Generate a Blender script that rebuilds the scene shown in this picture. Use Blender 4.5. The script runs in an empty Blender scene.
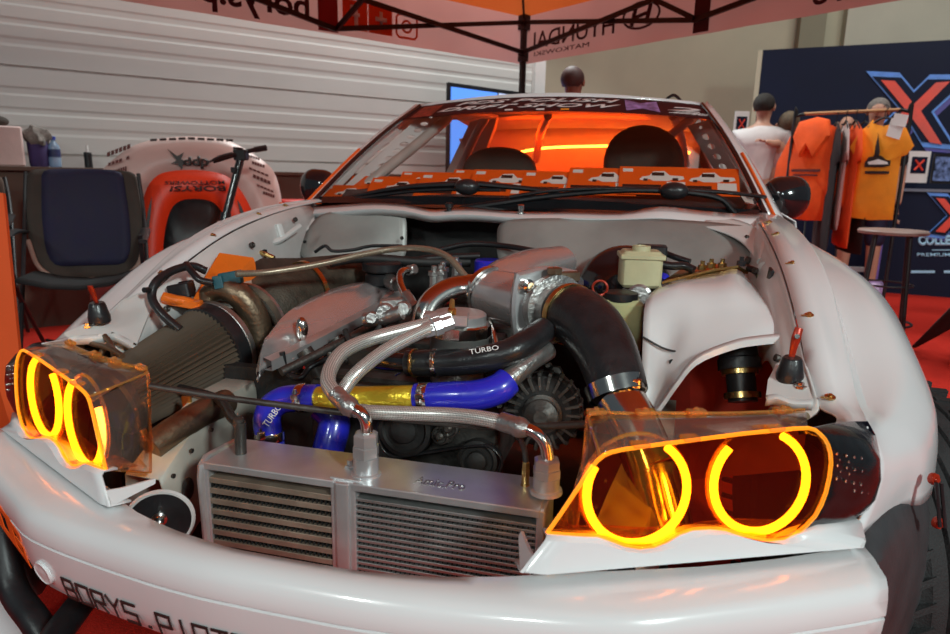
import bpy, bmesh, math, random
from mathutils import Vector, Matrix
random.seed(7)
scene = bpy.context.scene
COL = scene.collection
V = Vector
rad = math.radians
# ------------------------------------------------------------------ camera
yaw, pit, rol = rad(-14.42), rad(-12.05), rad(1.18)
CF = V((math.sin(yaw)*math.cos(pit), math.cos(yaw)*math.cos(pit), math.sin(pit)))
_r = V((math.cos(yaw), -math.sin(yaw), 0)); _u = _r.cross(CF)
CR = _r*math.cos(rol) + _u*math.sin(rol); CU = -_r*math.sin(rol) + _u*math.cos(rol)
CO = V((.4034, -.6557, 1.0487)); FL = 662.6
def ray(px, py): return CF + CR*((px-475)/FL) - CU*((py-317)/FL)
def at(px, py, Y=None, X=None, Z=None, D=None):
    d = ray(px, py)
    if D is not None: t = D
    elif X is not None: t = (X-CO.x)/d.x
    elif Y is not None: t = (Y-CO.y)/d.y
    else: t = (Z-CO.z)/d.z
    return CO + d*t
def atp(px, py, P, n):
    d = ray(px, py); return CO + d*((P-CO).dot(n)/d.dot(n))
def A3(pts): return [at(p[0], p[1], Y=p[2]) for p in pts]
def AD(pts): return [at(p[0], p[1], D=p[2]) for p in pts]
cam = bpy.data.cameras.new('camera'); co = bpy.data.objects.new('camera', cam); COL.objects.link(co)
M = Matrix.Identity(4)
for i in range(3): M[i][0] = CR[i]; M[i][1] = CU[i]; M[i][2] = -CF[i]; M[i][3] = CO[i]
co.matrix_world = M
cam.sensor_width = 36; cam.lens = FL*36/950; cam.clip_start = .02; cam.clip_end = 100
cam.dof.use_dof = True; cam.dof.focus_distance = 1.25; cam.dof.aperture_fstop = 6.3
scene.camera = co
# ------------------------------------------------------------------ materials
def nodes(name):
    m = bpy.data.materials.new(name); m.use_nodes = True
    nt = m.node_tree; b = nt.nodes['Principled BSDF']; return m, nt, b
def setp(b, **k):
    for n, v in k.items():
        if n in b.inputs: b.inputs[n].default_value = v
def pm(name, c, rough=.5, metal=0., var=.12, scale=14., bump=.03, coat=0., spec=.5, detail=4., trans=0.):
    m, nt, b = nodes(name)
    tc = nt.nodes.new('ShaderNodeTexCoord'); nz = nt.nodes.new('ShaderNodeTexNoise')
    nz.inputs['Scale'].default_value = scale; nz.inputs['Detail'].default_value = detail
    nt.links.new(tc.outputs['Object'], nz.inputs['Vector'])
    rp = nt.nodes.new('ShaderNodeValToRGB')
    rp.color_ramp.elements[0].position = .3; rp.color_ramp.elements[1].position = .7
    rp.color_ramp.elements[0].color = tuple(max(0, x*(1-var)) for x in c)+(1,)
    rp.color_ramp.elements[1].color = tuple(min(1, x*(1+var)) for x in c)+(1,)
    nt.links.new(nz.outputs['Fac'], rp.inputs['Fac']); nt.links.new(rp.outputs['Color'], b.inputs['Base Color'])
    mr = nt.nodes.new('ShaderNodeMapRange'); mr.inputs[3].default_value = max(.02, rough*.85); mr.inputs[4].default_value = min(1, rough*1.15)
    nt.links.new(nz.outputs['Fac'], mr.inputs[0]); nt.links.new(mr.outputs[0], b.inputs['Roughness'])
    setp(b, Metallic=metal); b.inputs['Specular IOR Level'].default_value = spec
    if coat: b.inputs['Coat Weight'].default_value = coat; b.inputs['Coat Roughness'].default_value = .05
    if trans: b.inputs['Transmission Weight'].default_value = trans
    if bump:
        n2 = nt.nodes.new('ShaderNodeTexNoise'); n2.inputs['Scale'].default_value = scale*6
        nt.links.new(tc.outputs['Object'], n2.inputs['Vector'])
        bp = nt.nodes.new('ShaderNodeBump'); bp.inputs['Strength'].default_value = bump; bp.inputs['Distance'].default_value = .01
        nt.links.new(n2.outputs['Fac'], bp.inputs['Height']); nt.links.new(bp.outputs['Normal'], b.inputs['Normal'])
    return m
def emis(name, c, s):
    m, nt, b = nodes(name); setp(b, **{'Base Color': c+(1,), 'Roughness': .4})
    b.inputs['Emission Color'].default_value = c+(1,); b.inputs['Emission Strength'].default_value = s; return m
def glassy(name, tint, gloss=.12, rough=.03, dark=0.):
    """thin clear sheet: transparent colour plus a fresnel gloss"""
    m = bpy.data.materials.new(name); m.use_nodes = True; nt = m.node_tree; nt.nodes.clear()
    o = nt.nodes.new('ShaderNodeOutputMaterial'); t = nt.nodes.new('ShaderNodeBsdfTransparent'); t.inputs[0].default_value = tint+(1,)
    g = nt.nodes.new('ShaderNodeBsdfGlossy'); g.inputs['Roughness'].default_value = rough
    lw = nt.nodes.new('ShaderNodeLayerWeight'); lw.inputs[0].default_value = .5
    pw = nt.nodes.new('ShaderNodeMath'); pw.operation = 'POWER'; pw.inputs[1].default_value = 5; nt.links.new(lw.outputs['Facing'], pw.inputs[0])
    ad = nt.nodes.new('ShaderNodeMath'); ad.operation = 'MULTIPLY_ADD'; ad.inputs[1].default_value = .7; ad.inputs[2].default_value = gloss*.25
    nt.links.new(pw.outputs[0], ad.inputs[0])
    mx = nt.nodes.new('ShaderNodeMixShader'); nt.links.new(ad.outputs[0], mx.inputs[0])
    src = t
    if dark:
        d = nt.nodes.new('ShaderNodeBsdfDiffuse'); d.inputs[0].default_value = tuple(min(1, x) for x in tint)+(1,)
        m2 = nt.nodes.new('ShaderNodeMixShader'); m2.inputs[0].default_value = dark
        nt.links.new(t.outputs[0], m2.inputs[1]); nt.links.new(d.outputs[0], m2.inputs[2]); src = m2
    nt.links.new(src.outputs[0], mx.inputs[1]); nt.links.new(g.outputs[0], mx.inputs[2]); nt.links.new(mx.outputs[0], o.inputs[0])
    return m
def fabric_trans(name, c, t=.5):
    m = bpy.data.materials.new(name); m.use_nodes = True; nt = m.node_tree; nt.nodes.clear()
    o = nt.nodes.new('ShaderNodeOutputMaterial'); d = nt.nodes.new('ShaderNodeBsdfDiffuse'); l = nt.nodes.new('ShaderNodeBsdfTranslucent')
    nz = nt.nodes.new('ShaderNodeTexNoise'); nz.inputs['Scale'].default_value = 3; tc = nt.nodes.new('ShaderNodeTexCoord')
    nt.links.new(tc.outputs['Object'], nz.inputs['Vector'])
    rp = nt.nodes.new('ShaderNodeValToRGB'); rp.color_ramp.elements[0].color = tuple(x*.88 for x in c)+(1,); rp.color_ramp.elements[1].color = c+(1,)
    nt.links.new(nz.outputs['Fac'], rp.inputs['Fac'])
    nt.links.new(rp.outputs[0], d.inputs[0]); nt.links.new(rp.outputs[0], l.inputs[0])
    mx = nt.nodes.new('ShaderNodeMixShader'); mx.inputs[0].default_value = t
    nt.links.new(d.outputs[0], mx.inputs[1]); nt.links.new(l.outputs[0], mx.inputs[2]); nt.links.new(mx.outputs[0], o.inputs[0]); return m
def braid(name, c1, c2, ku=260., kv=14.):
    m, nt, b = nodes(name)
    uv = nt.nodes.new('ShaderNodeUVMap'); mp = nt.nodes.new('ShaderNodeMapping'); mp.inputs['Scale'].default_value = (ku, kv, 1); mp.inputs['Rotation'].default_value = (0, 0, rad(45))
    nt.links.new(uv.outputs[0], mp.inputs[0]); ck = nt.nodes.new('ShaderNodeTexChecker'); ck.inputs['Scale'].default_value = 1
    ck.inputs[1].default_value = c1+(1,); ck.inputs[2].default_value = c2+(1,)
    nt.links.new(mp.outputs[0], ck.inputs['Vector']); nt.links.new(ck.outputs[0], b.inputs['Base Color'])
    setp(b, Metallic=.6, Roughness=.33)
    bp = nt.nodes.new('ShaderNodeBump'); bp.inputs['Strength'].default_value = .4; bp.inputs['Distance'].default_value = .002
    nt.links.new(ck.outputs[1], bp.inputs['Height']); nt.links.new(bp.outputs[0], b.inputs['Normal']); return m
m = {}
m['white'] = pm('white_paint', (.74, .74, .75), .22, 0, .02, 3, .0, coat=.6)
m['bay'] = pm('bay_white_paint', (.60, .59, .58), .34, 0, .10, 7, .02, coat=.2)
m['cream'] = pm('dull_cream_paint', (.42, .40, .35), .45, 0, .2, 9, .03)
m['shield'] = pm('grey_heat_shield', (.29, .285, .27), .42, .25, .18, 6, .05)
m['black'] = pm('black_plastic', (.012, .012, .014), .42, 0, .3, 20, .05)
m['blackgloss'] = pm('gloss_black', (.012, .012, .014), .12, 0, .2, 10, .0, coat=.7)
m['rubber'] = pm('black_rubber', (.016, .016, .018), .30, 0, .3, 30, .08)
m['tyre'] = pm('tyre_rubber', (.016, .016, .017), .75, 0, .3, 40, .25)
m['flare'] = pm('charcoal_plastic', (.045, .045, .048), .42, 0, .25, 12, .08)
m['alu'] = pm('brushed_aluminium', (.60, .60, .61), .33, .72, .12, 12, .04)
m['cast'] = pm('cast_aluminium', (.42, .41, .40), .34, .9, .2, 26, .18)
m['steel'] = pm('polished_steel', (.66, .64, .61), .16, 1, .1, 10, .02)
m['dim'] = pm('dull_engine_metal', (.085, .078, .072), .5, .75, .35, 22, .15)
m['dark'] = pm('dark_engine_black', (.018, .017, .017), .6, .2, .5, 18, .1)
m['bronze'] = pm('heat_stained_cast_iron', (.21, .15, .10), .42, .85, .25, 16, .15)
m['wrap'] = pm('olive_heat_wrap', (.06, .048, .034), .6, .2, .4, 30, .3)
m['brown'] = pm('brown_heat_cover', (.05, .03, .022), .6, .1, .3, 20, .15)
m['valve'] = pm('satin_silver_cover', (.66, .62, .62), .24, .72, .06, 6, .02, coat=.3)
m['gold'] = pm('gold_foil_pipe', (.90, .60, .05), .32, .7, .25, 18, .25)
m['blue'] = pm('blue_silicone', (.018, .022, .48), .28, 0, .12, 12, .04, coat=.5)
m['purple'] = pm('violet_cloth', (.05, .03, .12), .8, 0, .25, 12, .1)
m['orange'] = pm('orange_powder_coat', (.85, .17, .015), .38, .1, .12, 9, .03, coat=.2)
m['orangecloth'] = pm('orange_cotton', (.93, .10, .01), .85, 0, .12, 9, .15)
m['amberc'] = pm('yellow_orange_cotton', (.93, .30, .015), .85, 0, .1, 9, .15)
m['whitecloth'] = pm('white_cotton', (.72, .66, .65), .85, 0, .06, 5, .12)
m['pinkcloth'] = pm('pale_pink_cotton', (.66, .48, .45), .85, 0, .08, 5, .12)
m['blackcloth'] = pm('black_cotton', (.012, .012, .013), .9, 0, .2, 9, .12)
m['navycloth'] = pm('navy_camping_fabric', (.012, .011, .042), .75, 0, .2, 9, .12)
m['greycloth'] = pm('grey_brown_fabric', (.05, .038, .031), .85, 0, .2, 9, .12)
m['paleh'] = pm('pale_piping', (.40, .25, .2), .7, 0, .1, 9, .05)
m['carpet'] = pm('red_carpet', (.46, .020, .011), .95, 0, .10, 30, .35, spec=.15)
m['arch'] = pm('shaded_carpet_red', (.48, .04, .022), .5, 0, .3, 7, .05)
m['clearlens'] = glassy('clear_plastic', (.95, .84, .76), .25, .08, dark=.035)
m['amber'] = glassy('amber_plastic', (.98, .70, .22), .25, .04)
m['amberedge'] = glassy('amber_plastic_edge', (1., .66, .20), .4, .05, dark=.16)
m['rim'] = glassy('amber_rim_emission', (1., .62, .15), .4, .05)
_nt = m['rim'].node_tree; _em = _nt.nodes.new('ShaderNodeEmission'); _em.inputs[0].default_value = (1., .36, .02, 1); _em.inputs[1].default_value = .85  # emission added to the rim, standing in for ring light caught in its edge
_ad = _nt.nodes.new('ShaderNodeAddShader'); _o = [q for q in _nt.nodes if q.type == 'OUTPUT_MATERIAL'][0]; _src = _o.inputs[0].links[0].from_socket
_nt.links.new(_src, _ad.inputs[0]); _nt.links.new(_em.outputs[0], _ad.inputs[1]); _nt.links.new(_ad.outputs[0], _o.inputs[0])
m['smoke'] = pm('smoked_lens', (.008, .008, .009), .08, 0, .4, 60, .12, coat=.6)
m['glass'] = glassy('windscreen_glass', (.86, .84, .82), .12, .02)
m['halo'] = emis('halo_light', (1., .40, .05), 10.)
m['led'] = emis('orange_led', (1., .20, .02), 16.)
m['skin'] = pm('skin', (.55, .28, .19), .55, 0, .06, 12, .02)
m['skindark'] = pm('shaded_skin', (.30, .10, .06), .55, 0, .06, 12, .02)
m['hair'] = pm('dark_hair', (.02, .014, .01), .7, 0, .3, 60, .5)
m['hairb'] = pm('brown_hair', (.13, .085, .045), .6, 0, .35, 60, .5)
m['hairg'] = pm('grey_hair', (.22, .19, .17), .7, 0, .3, 60, .5)
m['redhandle'] = pm('red_anodised', (.36, .028, .010), .3, .3, .1, 20, .02)
m['tank'] = pm('yellowed_plastic', (.50, .46, .28), .4, 0, .12, 12, .04)
m['bottle'] = pm('cloudy_yellow_plastic', (.42, .42, .22), .3, 0, .15, 9, .03)
m['paper'] = pm('white_paper', (.8, .78, .76), .7, 0, .03, 9, .02)
m['brass'] = pm('brass', (.62, .42, .16), .28, 1, .1, 20, .05)
m['coreA'] = pm('tan_cooler_tubes', (.34, .26, .20), .45, .6, .2, 25, .1)
m['coreB'] = pm('silver_cooler_tubes', (.45, .45, .44), .4, .85, .12, 25, .06)
m['ink'] = pm('dark_print', (.022, .014, .013), .5, 0, .1, 10, .0)
m['inkred'] = pm('dark_red_print', (.12, .025, .02), .6, 0, .1, 10, .0)
m['orprint'] = pm('orange_print', (.9, .12, .01), .45, 0, .05, 8, .0)
m['braid'] = braid('braided_steel', (.80, .78, .74), (.34, .33, .31), 520., 30.)
m['tanbraid'] = braid('dusty_braid', (.42, .35, .26), (.22, .18, .13), 420., 24.)
# ------------------------------------------------------------------ mesh builder
def catmull(P, n=6):
    P = [V(p) for p in P]
    if len(P) < 3: return [P[0].lerp(P[-1], i/n) for i in range(n+1)]
    Q = [P[0]*2-P[1]] + P + [P[-1]*2-P[-2]]; out = []
    for i in range(1, len(Q)-2):
        a, b, c, d = Q[i-1:i+3]
        for k in range(n):
            t = k/n; out.append(.5*((2*b)+(c-a)*t+(2*a-5*b+4*c-d)*t*t+(3*b-a-3*c+d)*t**3))
    out.append(Q[-2]); return out
def lerpl(L, t):
    x = t*(len(L)-1); i = min(int(x), len(L)-2); f = x-i; return L[i]*(1-f)+L[i+1]*f
class MB:
    def __init__(s): s.v = []; s.f = []; s.uv = []; s.mi = []
    def face(s, idx, mi=0, uv=None): s.f.append(tuple(idx)); s.mi.append(mi); s.uv.append(uv)
    def grid(s, rows, mi=0, closed=False):
        n = len(rows[0]); b = len(s.v)
        for r in rows: s.v += [V(p) for p in r]
        for i in range(len(rows)-1):
            for j in range(n if closed else n-1):
                k = (j+1) % n
                s.face((b+i*n+j, b+i*n+k, b+(i+1)*n+k, b+(i+1)*n+j), mi)
        return s
    def tube(s, P, r, seg=14, n=6, mi=0, cap=True, pleat=0, amp=0., raw=False, flat=1.):
        P = [V(p) for p in P] if raw else catmull(P, n)
        rs = r if isinstance(r, (list, tuple)) else [r, r]
        b = len(s.v); L = 0.; up = None; N = len(P)
        for i, p in enumerate(P):
            t = (P[min(i+1, N-1)]-P[max(i-1, 0)]).normalized()
            if up is None:
                up = t.cross(V((0, 0, 1)))
                if up.length < .1: up = t.cross(V((0, 1, 0)))
                up = up.cross(t).normalized()
            up = (up - t*up.dot(t)).normalized(); sd = t.cross(up)
            rr = lerpl(rs, i/(N-1))
            for k in range(seg):
                a = 2*math.pi*k/seg; q = rr
                if pleat: q = rr + (amp if k % 2 else -amp)
                s.v.append(p + up*(math.cos(a)*q*flat) + sd*(math.sin(a)*q))
        Ls = [0.]
        for i in range(1, N): Ls.append(Ls[-1]+(P[i]-P[i-1]).length)
        for i in range(N-1):
            for k in range(seg):
                k2 = (k+1) % seg
                s.face((b+i*seg+k, b+i*seg+k2, b+(i+1)*seg+k2, b+(i+1)*seg+k), mi,
                       ((Ls[i], k/seg), (Ls[i], (k+1)/seg), (Ls[i+1], (k+1)/seg), (Ls[i+1], k/seg)))
        if cap:
            s.face([b+k for k in range(seg)][::-1], mi); s.face([b+(N-1)*seg+k for k in range(seg)], mi)
        return s
    def lathe(s, C, axis, prof, seg=24, mi=0, cap=True, sq=0.):
        """prof: (distance along axis, radius)"""
        ax = V(axis).normalized(); u = ax.orthogonal().normalized() if abs(ax.z) > .95 else ax.cross(V((0, 0, 1))).normalized(); w = ax.cross(u)
        b = len(s.v)
        for h, r in prof:
            for k in range(seg):
                a = 2*math.pi*k/seg; q = r
                if sq: c_ = max(abs(math.cos(a)), abs(math.sin(a))); q = r*((1-sq)+sq/c_)
                s.v.append(V(C)+ax*h+u*(math.cos(a)*q)+w*(math.sin(a)*q))
        for i in range(len(prof)-1):
            for k in range(seg):
                k2 = (k+1) % seg; s.face((b+i*seg+k, b+i*seg+k2, b+(i+1)*seg+k2, b+(i+1)*seg+k), mi)
        if cap:
            s.face([b+k for k in range(seg)][::-1], mi); s.face([b+(len(prof)-1)*seg+k for k in range(seg)], mi)
        return s
    def box(s, C, d, X=(1, 0, 0), Y=(0, 1, 0), Z=None, mi=0, bev=0.):
        X = V(X).normalized(); Y = V(Y); Y = (Y-X*Y.dot(X)).normalized(); Zv = X.cross(Y) if Z is None else V(Z).normalized(); C = V(C); b = len(s.v)
        hx, hy, hz = d[0]/2, d[1]/2, d[2]/2
        if not bev:
            for z in (-1, 1):
                for x, y in ((-1, -1), (1, -1), (1, 1), (-1, 1)): s.v.append(C+X*x*hx+Y*y*hy+Zv*z*hz)
            for q in ((3, 2, 1, 0), (4, 5, 6, 7), (0, 1, 5, 4), (1, 2, 6, 5), (2, 3, 7, 6), (3, 0, 4, 7)): s.face([b+i for i in q], mi)
        else:
            def ring(z, e):
                out = []
                for cx, cy, a0 in ((1, 1, 0), (-1, 1, 90), (-1, -1, 180), (1, -1, 270)):
                    for k in range(4):
                        a = rad(a0+30*k); rr = bev
                        out.append(C+X*(cx*(hx-bev)+(rr-e)*math.cos(a))+Y*(cy*(hy-bev)+(rr-e)*math.sin(a))+Zv*z)
                return out
            e = min(bev*.5, hz*.6); s.grid([ring(-hz, e), ring(-hz+e, 0), ring(hz-e, 0), ring(hz, e)], mi, True)
            s.face([b+k for k in range(16)][::-1], mi); s.face([b+48+k for k in range(16)], mi)
        return s
    def prism(s, P, d, mi=0, mi2=None):
        """polygon P (list of points) extruded by vector d"""
        b = len(s.v); n = len(P); P = [V(p) for p in P]; d = V(d); s.v += P+[p+d for p in P]
        s.face(range(b, b+n), mi); s.face(list(range(b+n, b+2*n))[::-1], mi if mi2 is None else mi2)
        for k in range(n): k2 = (k+1) % n; s.face((b+k2, b+k, b+n+k, b+n+k2), mi if mi2 is None else mi2)
        return s
    def pillow(s, P, nrm, th, mi=0, steps=(1, .93, .75, .4)):
        """closed outline puffed out to both sides"""
        P = [V(p) for p in P]; n = len(P); c = sum(P, V())/n; nrm = V(nrm).normalized()
        for sg in (1, -1):
            b = len(s.v)
            rows = []
            for q in steps:
                h = th*.5*math.sqrt(max(0, 1-((q-.0)**6)))*sg if q < 1 else 0
                rows.append([c+(p-c)*q+nrm*h for p in P])
            s.grid(rows if sg == 1 else [r[::-1] for r in rows], mi, True)
            s.face([len(s.v)-n+k for k in range(n)], mi)
        return s
    def ell(s, C, R, X=(1, 0, 0), Y=(0, 1, 0), seg=18, rg=10, mi=0, fn=None):
        X = V(X).normalized(); Y = V(Y); Y = (Y-X*Y.dot(X)).normalized(); Z = X.cross(Y); b = len(s.v); rows = []
        for i in range(rg+1):
            ph = math.pi*i/rg; row = []
            for k in range(seg):
                a = 2*math.pi*k/seg; p = V((math.sin(ph)*math.cos(a)*R[0], math.sin(ph)*math.sin(a)*R[1], math.cos(ph)*R[2]))
                if fn: p = fn(p)
                row.append(V(C)+X*p.x+Y*p.y+Z*p.z)
            rows.append(row)
        return s.grid(rows, mi, True)
    def build(s, name, mat, parent=None, smooth=40, solid=0., sub=0, off=-1., bev=0., flip=False):
        me = bpy.data.meshes.new(name); me.from_pydata([tuple(p) for p in s.v], [], s.f)
        mats = mat if isinstance(mat, (list, tuple)) else [mat]
        for q in mats: me.materials.append(q)
        for p, k in zip(me.polygons, s.mi): p.material_index = k
        if any(s.uv):
            ul = me.uv_layers.new(name='UVMap')
            for p, u in zip(me.polygons, s.uv):
                if u:
                    for li, c in zip(p.loop_indices, u): ul.data[li].uv = c
        bm = bmesh.new(); bm.from_mesh(me)
        bmesh.ops.remove_doubles(bm, verts=bm.verts, dist=1e-5)
        bmesh.ops.recalc_face_normals(bm, faces=bm.faces)
        if flip: bmesh.ops.reverse_faces(bm, faces=bm.faces)
        for f in bm.faces: f.smooth = bool(smooth)
        if smooth:
            for e in bm.edges:
                if len(e.link_faces) == 2 and e.calc_face_angle(0) > rad(smooth): e.smooth = False
        bm.to_mesh(me); bm.free()
        o = bpy.data.objects.new(name, me); COL.objects.link(o)
        if parent is not None: setpar(o, parent)
        if sub:
            q = o.modifiers.new('sub', 'SUBSURF'); q.levels = sub; q.render_levels = sub
        if solid:
            q = o.modifiers.new('solid', 'SOLIDIFY'); q.thickness = solid; q.offset = off
        if bev:
            q = o.modifiers.new('bev', 'BEVEL'); q.width = bev; q.segments = 2; q.limit_method = 'ANGLE'
        return o
def wm(o):
    return (wm(o.parent) @ o.matrix_parent_inverse @ o.matrix_basis) if o.parent else o.matrix_basis.copy()
def setpar(o, p):
    o.parent = p; o.matrix_parent_inverse = wm(p).inverted()
def tag(o, label=None, cat=None, group=None, kind=None):
    if label: o['label'] = label
    if cat: o['category'] = cat
    if group: o['group'] = group
    if kind: o['kind'] = kind
    return o
def thing(name, loc, label, cat, group=None, rz=0.):
    o = bpy.data.objects.new(name, None); COL.objects.link(o); o.location = loc; o.rotation_euler = (0, 0, rz)
    o.empty_display_size = .1
    return tag(o, label, cat, group)
def copy_tree(o, parent=None):
    c = o.copy(); COL.objects.link(c)
    if parent is not None: c.parent = parent
    for ch in [x for x in bpy.data.objects if x.parent == o]: copy_tree(ch, c)
    return c
def tmesh(txt, size=1., bold=0.):
    cu = bpy.data.curves.new('lettering', 'FONT'); cu.body = txt; cu.size = size; cu.offset = bold; cu.resolution_u = 3
    o = bpy.data.objects.new('lettering', cu); COL.objects.link(o)
    dg = bpy.context.evaluated_depsgraph_get(); me = bpy.data.meshes.new_from_object(o.evaluated_get(dg))
    bpy.data.objects.remove(o); bpy.data.curves.remove(cu); return me
def lettering(name, txt, fn, mat, parent, bold=0., thick=.0015, stretch=None):
    """flat font outline, normalised to 0..1 by 0..1, laid onto a surface by fn(u, v) -> point"""
    me = tmesh(txt, 1., bold); xs = [q.co.x for q in me.vertices]; ys = [q.co.y for q in me.vertices]
    x0, x1, y0, y1 = min(xs), max(xs), min(ys), max(ys)
    bm = bmesh.new(); bm.from_mesh(me)
    bmesh.ops.subdivide_edges(bm, edges=[e for e in bm.edges if e.calc_length() > .3], cuts=1)
    for q in bm.verts: q.co = fn((q.co.x-x0)/(x1-x0), (q.co.y-y0)/(y1-y0))
    bm.to_mesh(me); bm.free(); me.name = name; me.materials.clear(); me.materials.append(mat)
    o = bpy.data.objects.new(name, me); COL.objects.link(o)
    if parent is not None: setpar(o, parent)
    q = o.modifiers.new('solid', 'SOLIDIFY'); q.thickness = thick; q.offset = 0
    return o
def bil(a, b, c, d):
    """fn(u,v) over corners a (0,0), b (1,0), c (1,1), d (0,1)"""
    a, b, c, d = map(V, (a, b, c, d))
    return lambda u, v: a*(1-u)*(1-v)+b*u*(1-v)+c*u*v+d*(1-u)*v
# ================================================================== THE CAR
car = thing('race_car', (0, 2.0, 0), 'white race car without its bonnet, engine bay open and amber ring headlights lit', 'car')
def P(mb, name, mat, parent=None, **k): return mb.build(name, mat, parent or car, **k)
def interp(T, x):
    x = abs(x)
    for (a, p), (b, q) in zip(T, T[1:]):
        if x <= b: return p+(q-p)*(x-a)/(b-a)
    return T[-1][1]
# ---- front bumper
YD_T = [(0, -.030), (.1, -.029), (.17, -.024), (.26, -.012), (.357, .004), (.434, .022), (.5, .056), (.6, .105), (.7, .158), (.735, .185)]
YA_T = [(0, .020), (.09, .020), (.187, .036), (.28, .064), (.32, .085), (.4, .112), (.5, .150), (.6, .198), (.7, .256), (.735, .285)]
def YD(x): return (interp(YD_T, x-.02)+2*interp(YD_T, x)+interp(YD_T, x+.02))/4
def YA(x): return (interp(YA_T, x-.02)+2*interp(YA_T, x)+interp(YA_T, x+.02))/4
bum = MB(); rows = []
for i in range(61):
    x = -.735+1.455*i/60; d, a = YD(x), YA(x)
    lift = 0
    if x < -.47: lift = min(.085, (-.47-x)*1.25)
    z9, z8 = .424+lift, .472+lift*.5
    xo = x*1.0
    rows.append([(x*.99, a+.02, .545), (x*.992, a+.004, .562), (x*.994, a, .569), (x*.996, a*.6+d*.4, .5735), (x, d+.016, .571), (x, d+.005, .563), (x, d, .55), (x, d-.001, .53), (x, d-.0005, .5285),
                 (x, d+.004, .5272), (x, d+.004, .5248), (x, d+.0, .5235), (x, d+.009, z8), (x, d+.022, z9+.012), (x, d+.032, z9), (x, d+.06, z9-.008), (x*.99, d+.11, z9-.006)])
bum.grid(rows)
bumper = P(bum, 'front_bumper', m['white'], smooth=50, solid=.004)
def on_bumper(x, z, out=.0012):
    d = YD(x); f = (.5235-z)/(.5235-.472)
    return V((x, d+.001+.008*f-out if f < 1 else d+.009+.014*(f-1)-out, z))
LET = {'B': [[(0, 0), (0, 1), (.85, 1), (.95, .9), (.95, .6), (.85, .5), (1, .42), (1, .08), (.9, 0), (0, 0)], [(0, .5), (.85, .5)]],
       'O': [[(0, 0), (0, 1), (1, 1), (1, 0), (0, 0)]], 'R': [[(0, 0), (0, 1), (1, 1), (1, .45), (0, .45)], [(.5, .45), (1, 0)]],
       'Y': [[(0, 1), (.5, .5), (1, 1)], [(.5, .5), (.5, 0)]], 'S': [[(1, 1), (0, 1), (0, .5), (1, .5), (1, 0), (0, 0)]],
       'P': [[(0, 0), (0, 1), (1, 1), (1, .42), (0, .42)]], 'I': [[(.5, 0), (.5, 1)]], 'T': [[(0, 1), (1, 1)], [(.5, 1), (.5, 0)]], '.': [[(.42, .08), (.58, .08)]],
       'J': [[(.1, 0), (1, 0), (1, 1)]], 'G': [[(1, 1), (0, 1), (0, 0), (1, 0), (1, .5), (.5, .5)]]}
def stroke(mb, txt, fn, pitch=1.34, w=.13):
    """square outlined lettering; fn(u in letter widths, v 0..1)"""
    for i, c in enumerate(txt):
        for pl in LET[c]:
            for (a, b), (c_, d) in zip(pl, pl[1:]):
                n = 3; L = math.hypot(c_-a, d-b); ux, uy = (c_-a)/L, (d-b)/L
                a2, b2, c2, d2 = a-ux*w*.45, b-uy*w*.45, c_+ux*w*.45, d+uy*w*.45
                r1 = [fn(i*pitch+a2+(c2-a2)*k/n-uy*w/2, b2+(d2-b2)*k/n+ux*w/2) for k in range(n+1)]
                r2 = [fn(i*pitch+a2+(c2-a2)*k/n+uy*w/2, b2+(d2-b2)*k/n-ux*w/2) for k in range(n+1)]
                mb.grid([r1, r2])
tx = MB(); stroke(tx, 'BORYS.PIOTR', lambda u, v: on_bumper(-.366+u*.0224, .4445+v*.0345))
P(tx, 'bumper_lettering', m['ink'], bumper, smooth=0, solid=.0012)['label'] = 'black square lettering on the bumper face'
tx = MB(); stroke(tx, 'JOG', lambda u, v: on_bumper(-.612+u*.038, .457+.05*v+.035*(1-u/4), .0015), w=.3)
P(tx, 'bumper_lettering', m['orprint'], bumper, smooth=0, solid=.0012)['label'] = 'orange lettering on the bumper end'
cp = MB(); rings = []
for r, o_ in ((.0195, -.001), (.0195, .003), (.018, .0045), (.0165, .0035), (.008, .0035), (.0005, .0035)): rings.append([on_bumper(-.412+r*math.cos(a*math.pi/14), .4705+r*1.02*math.sin(a*math.pi/14), o_) for a in range(28)])
cp.grid(rings, closed=True); P(cp, 'tow_eye_cap', m['white'], bumper, smooth=35)
# black tube bash bar under the nose
bb = MB()
bb.tube([at(0, 520, D=1.22), at(12, 585, D=1.2), at(36, 622, D=1.16), at(60, 660, D=1.14)], .024, 18)
bb.tube([at(90, 592, D=1.2), at(74, 612, D=1.13), at(54, 640, D=1.06), at(44, 668, D=1.02)], .0235, 18)
P(bb, 'bash_bar', m['black'])
sp = MB(); sp.prism(AD([(-20, 588, 1.45), (8, 600, 1.43), (30, 650, 1.38), (-20, 650, 1.42)]), (0, .03, -.01))
P(sp, 'side_splitter', m['white'])
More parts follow.
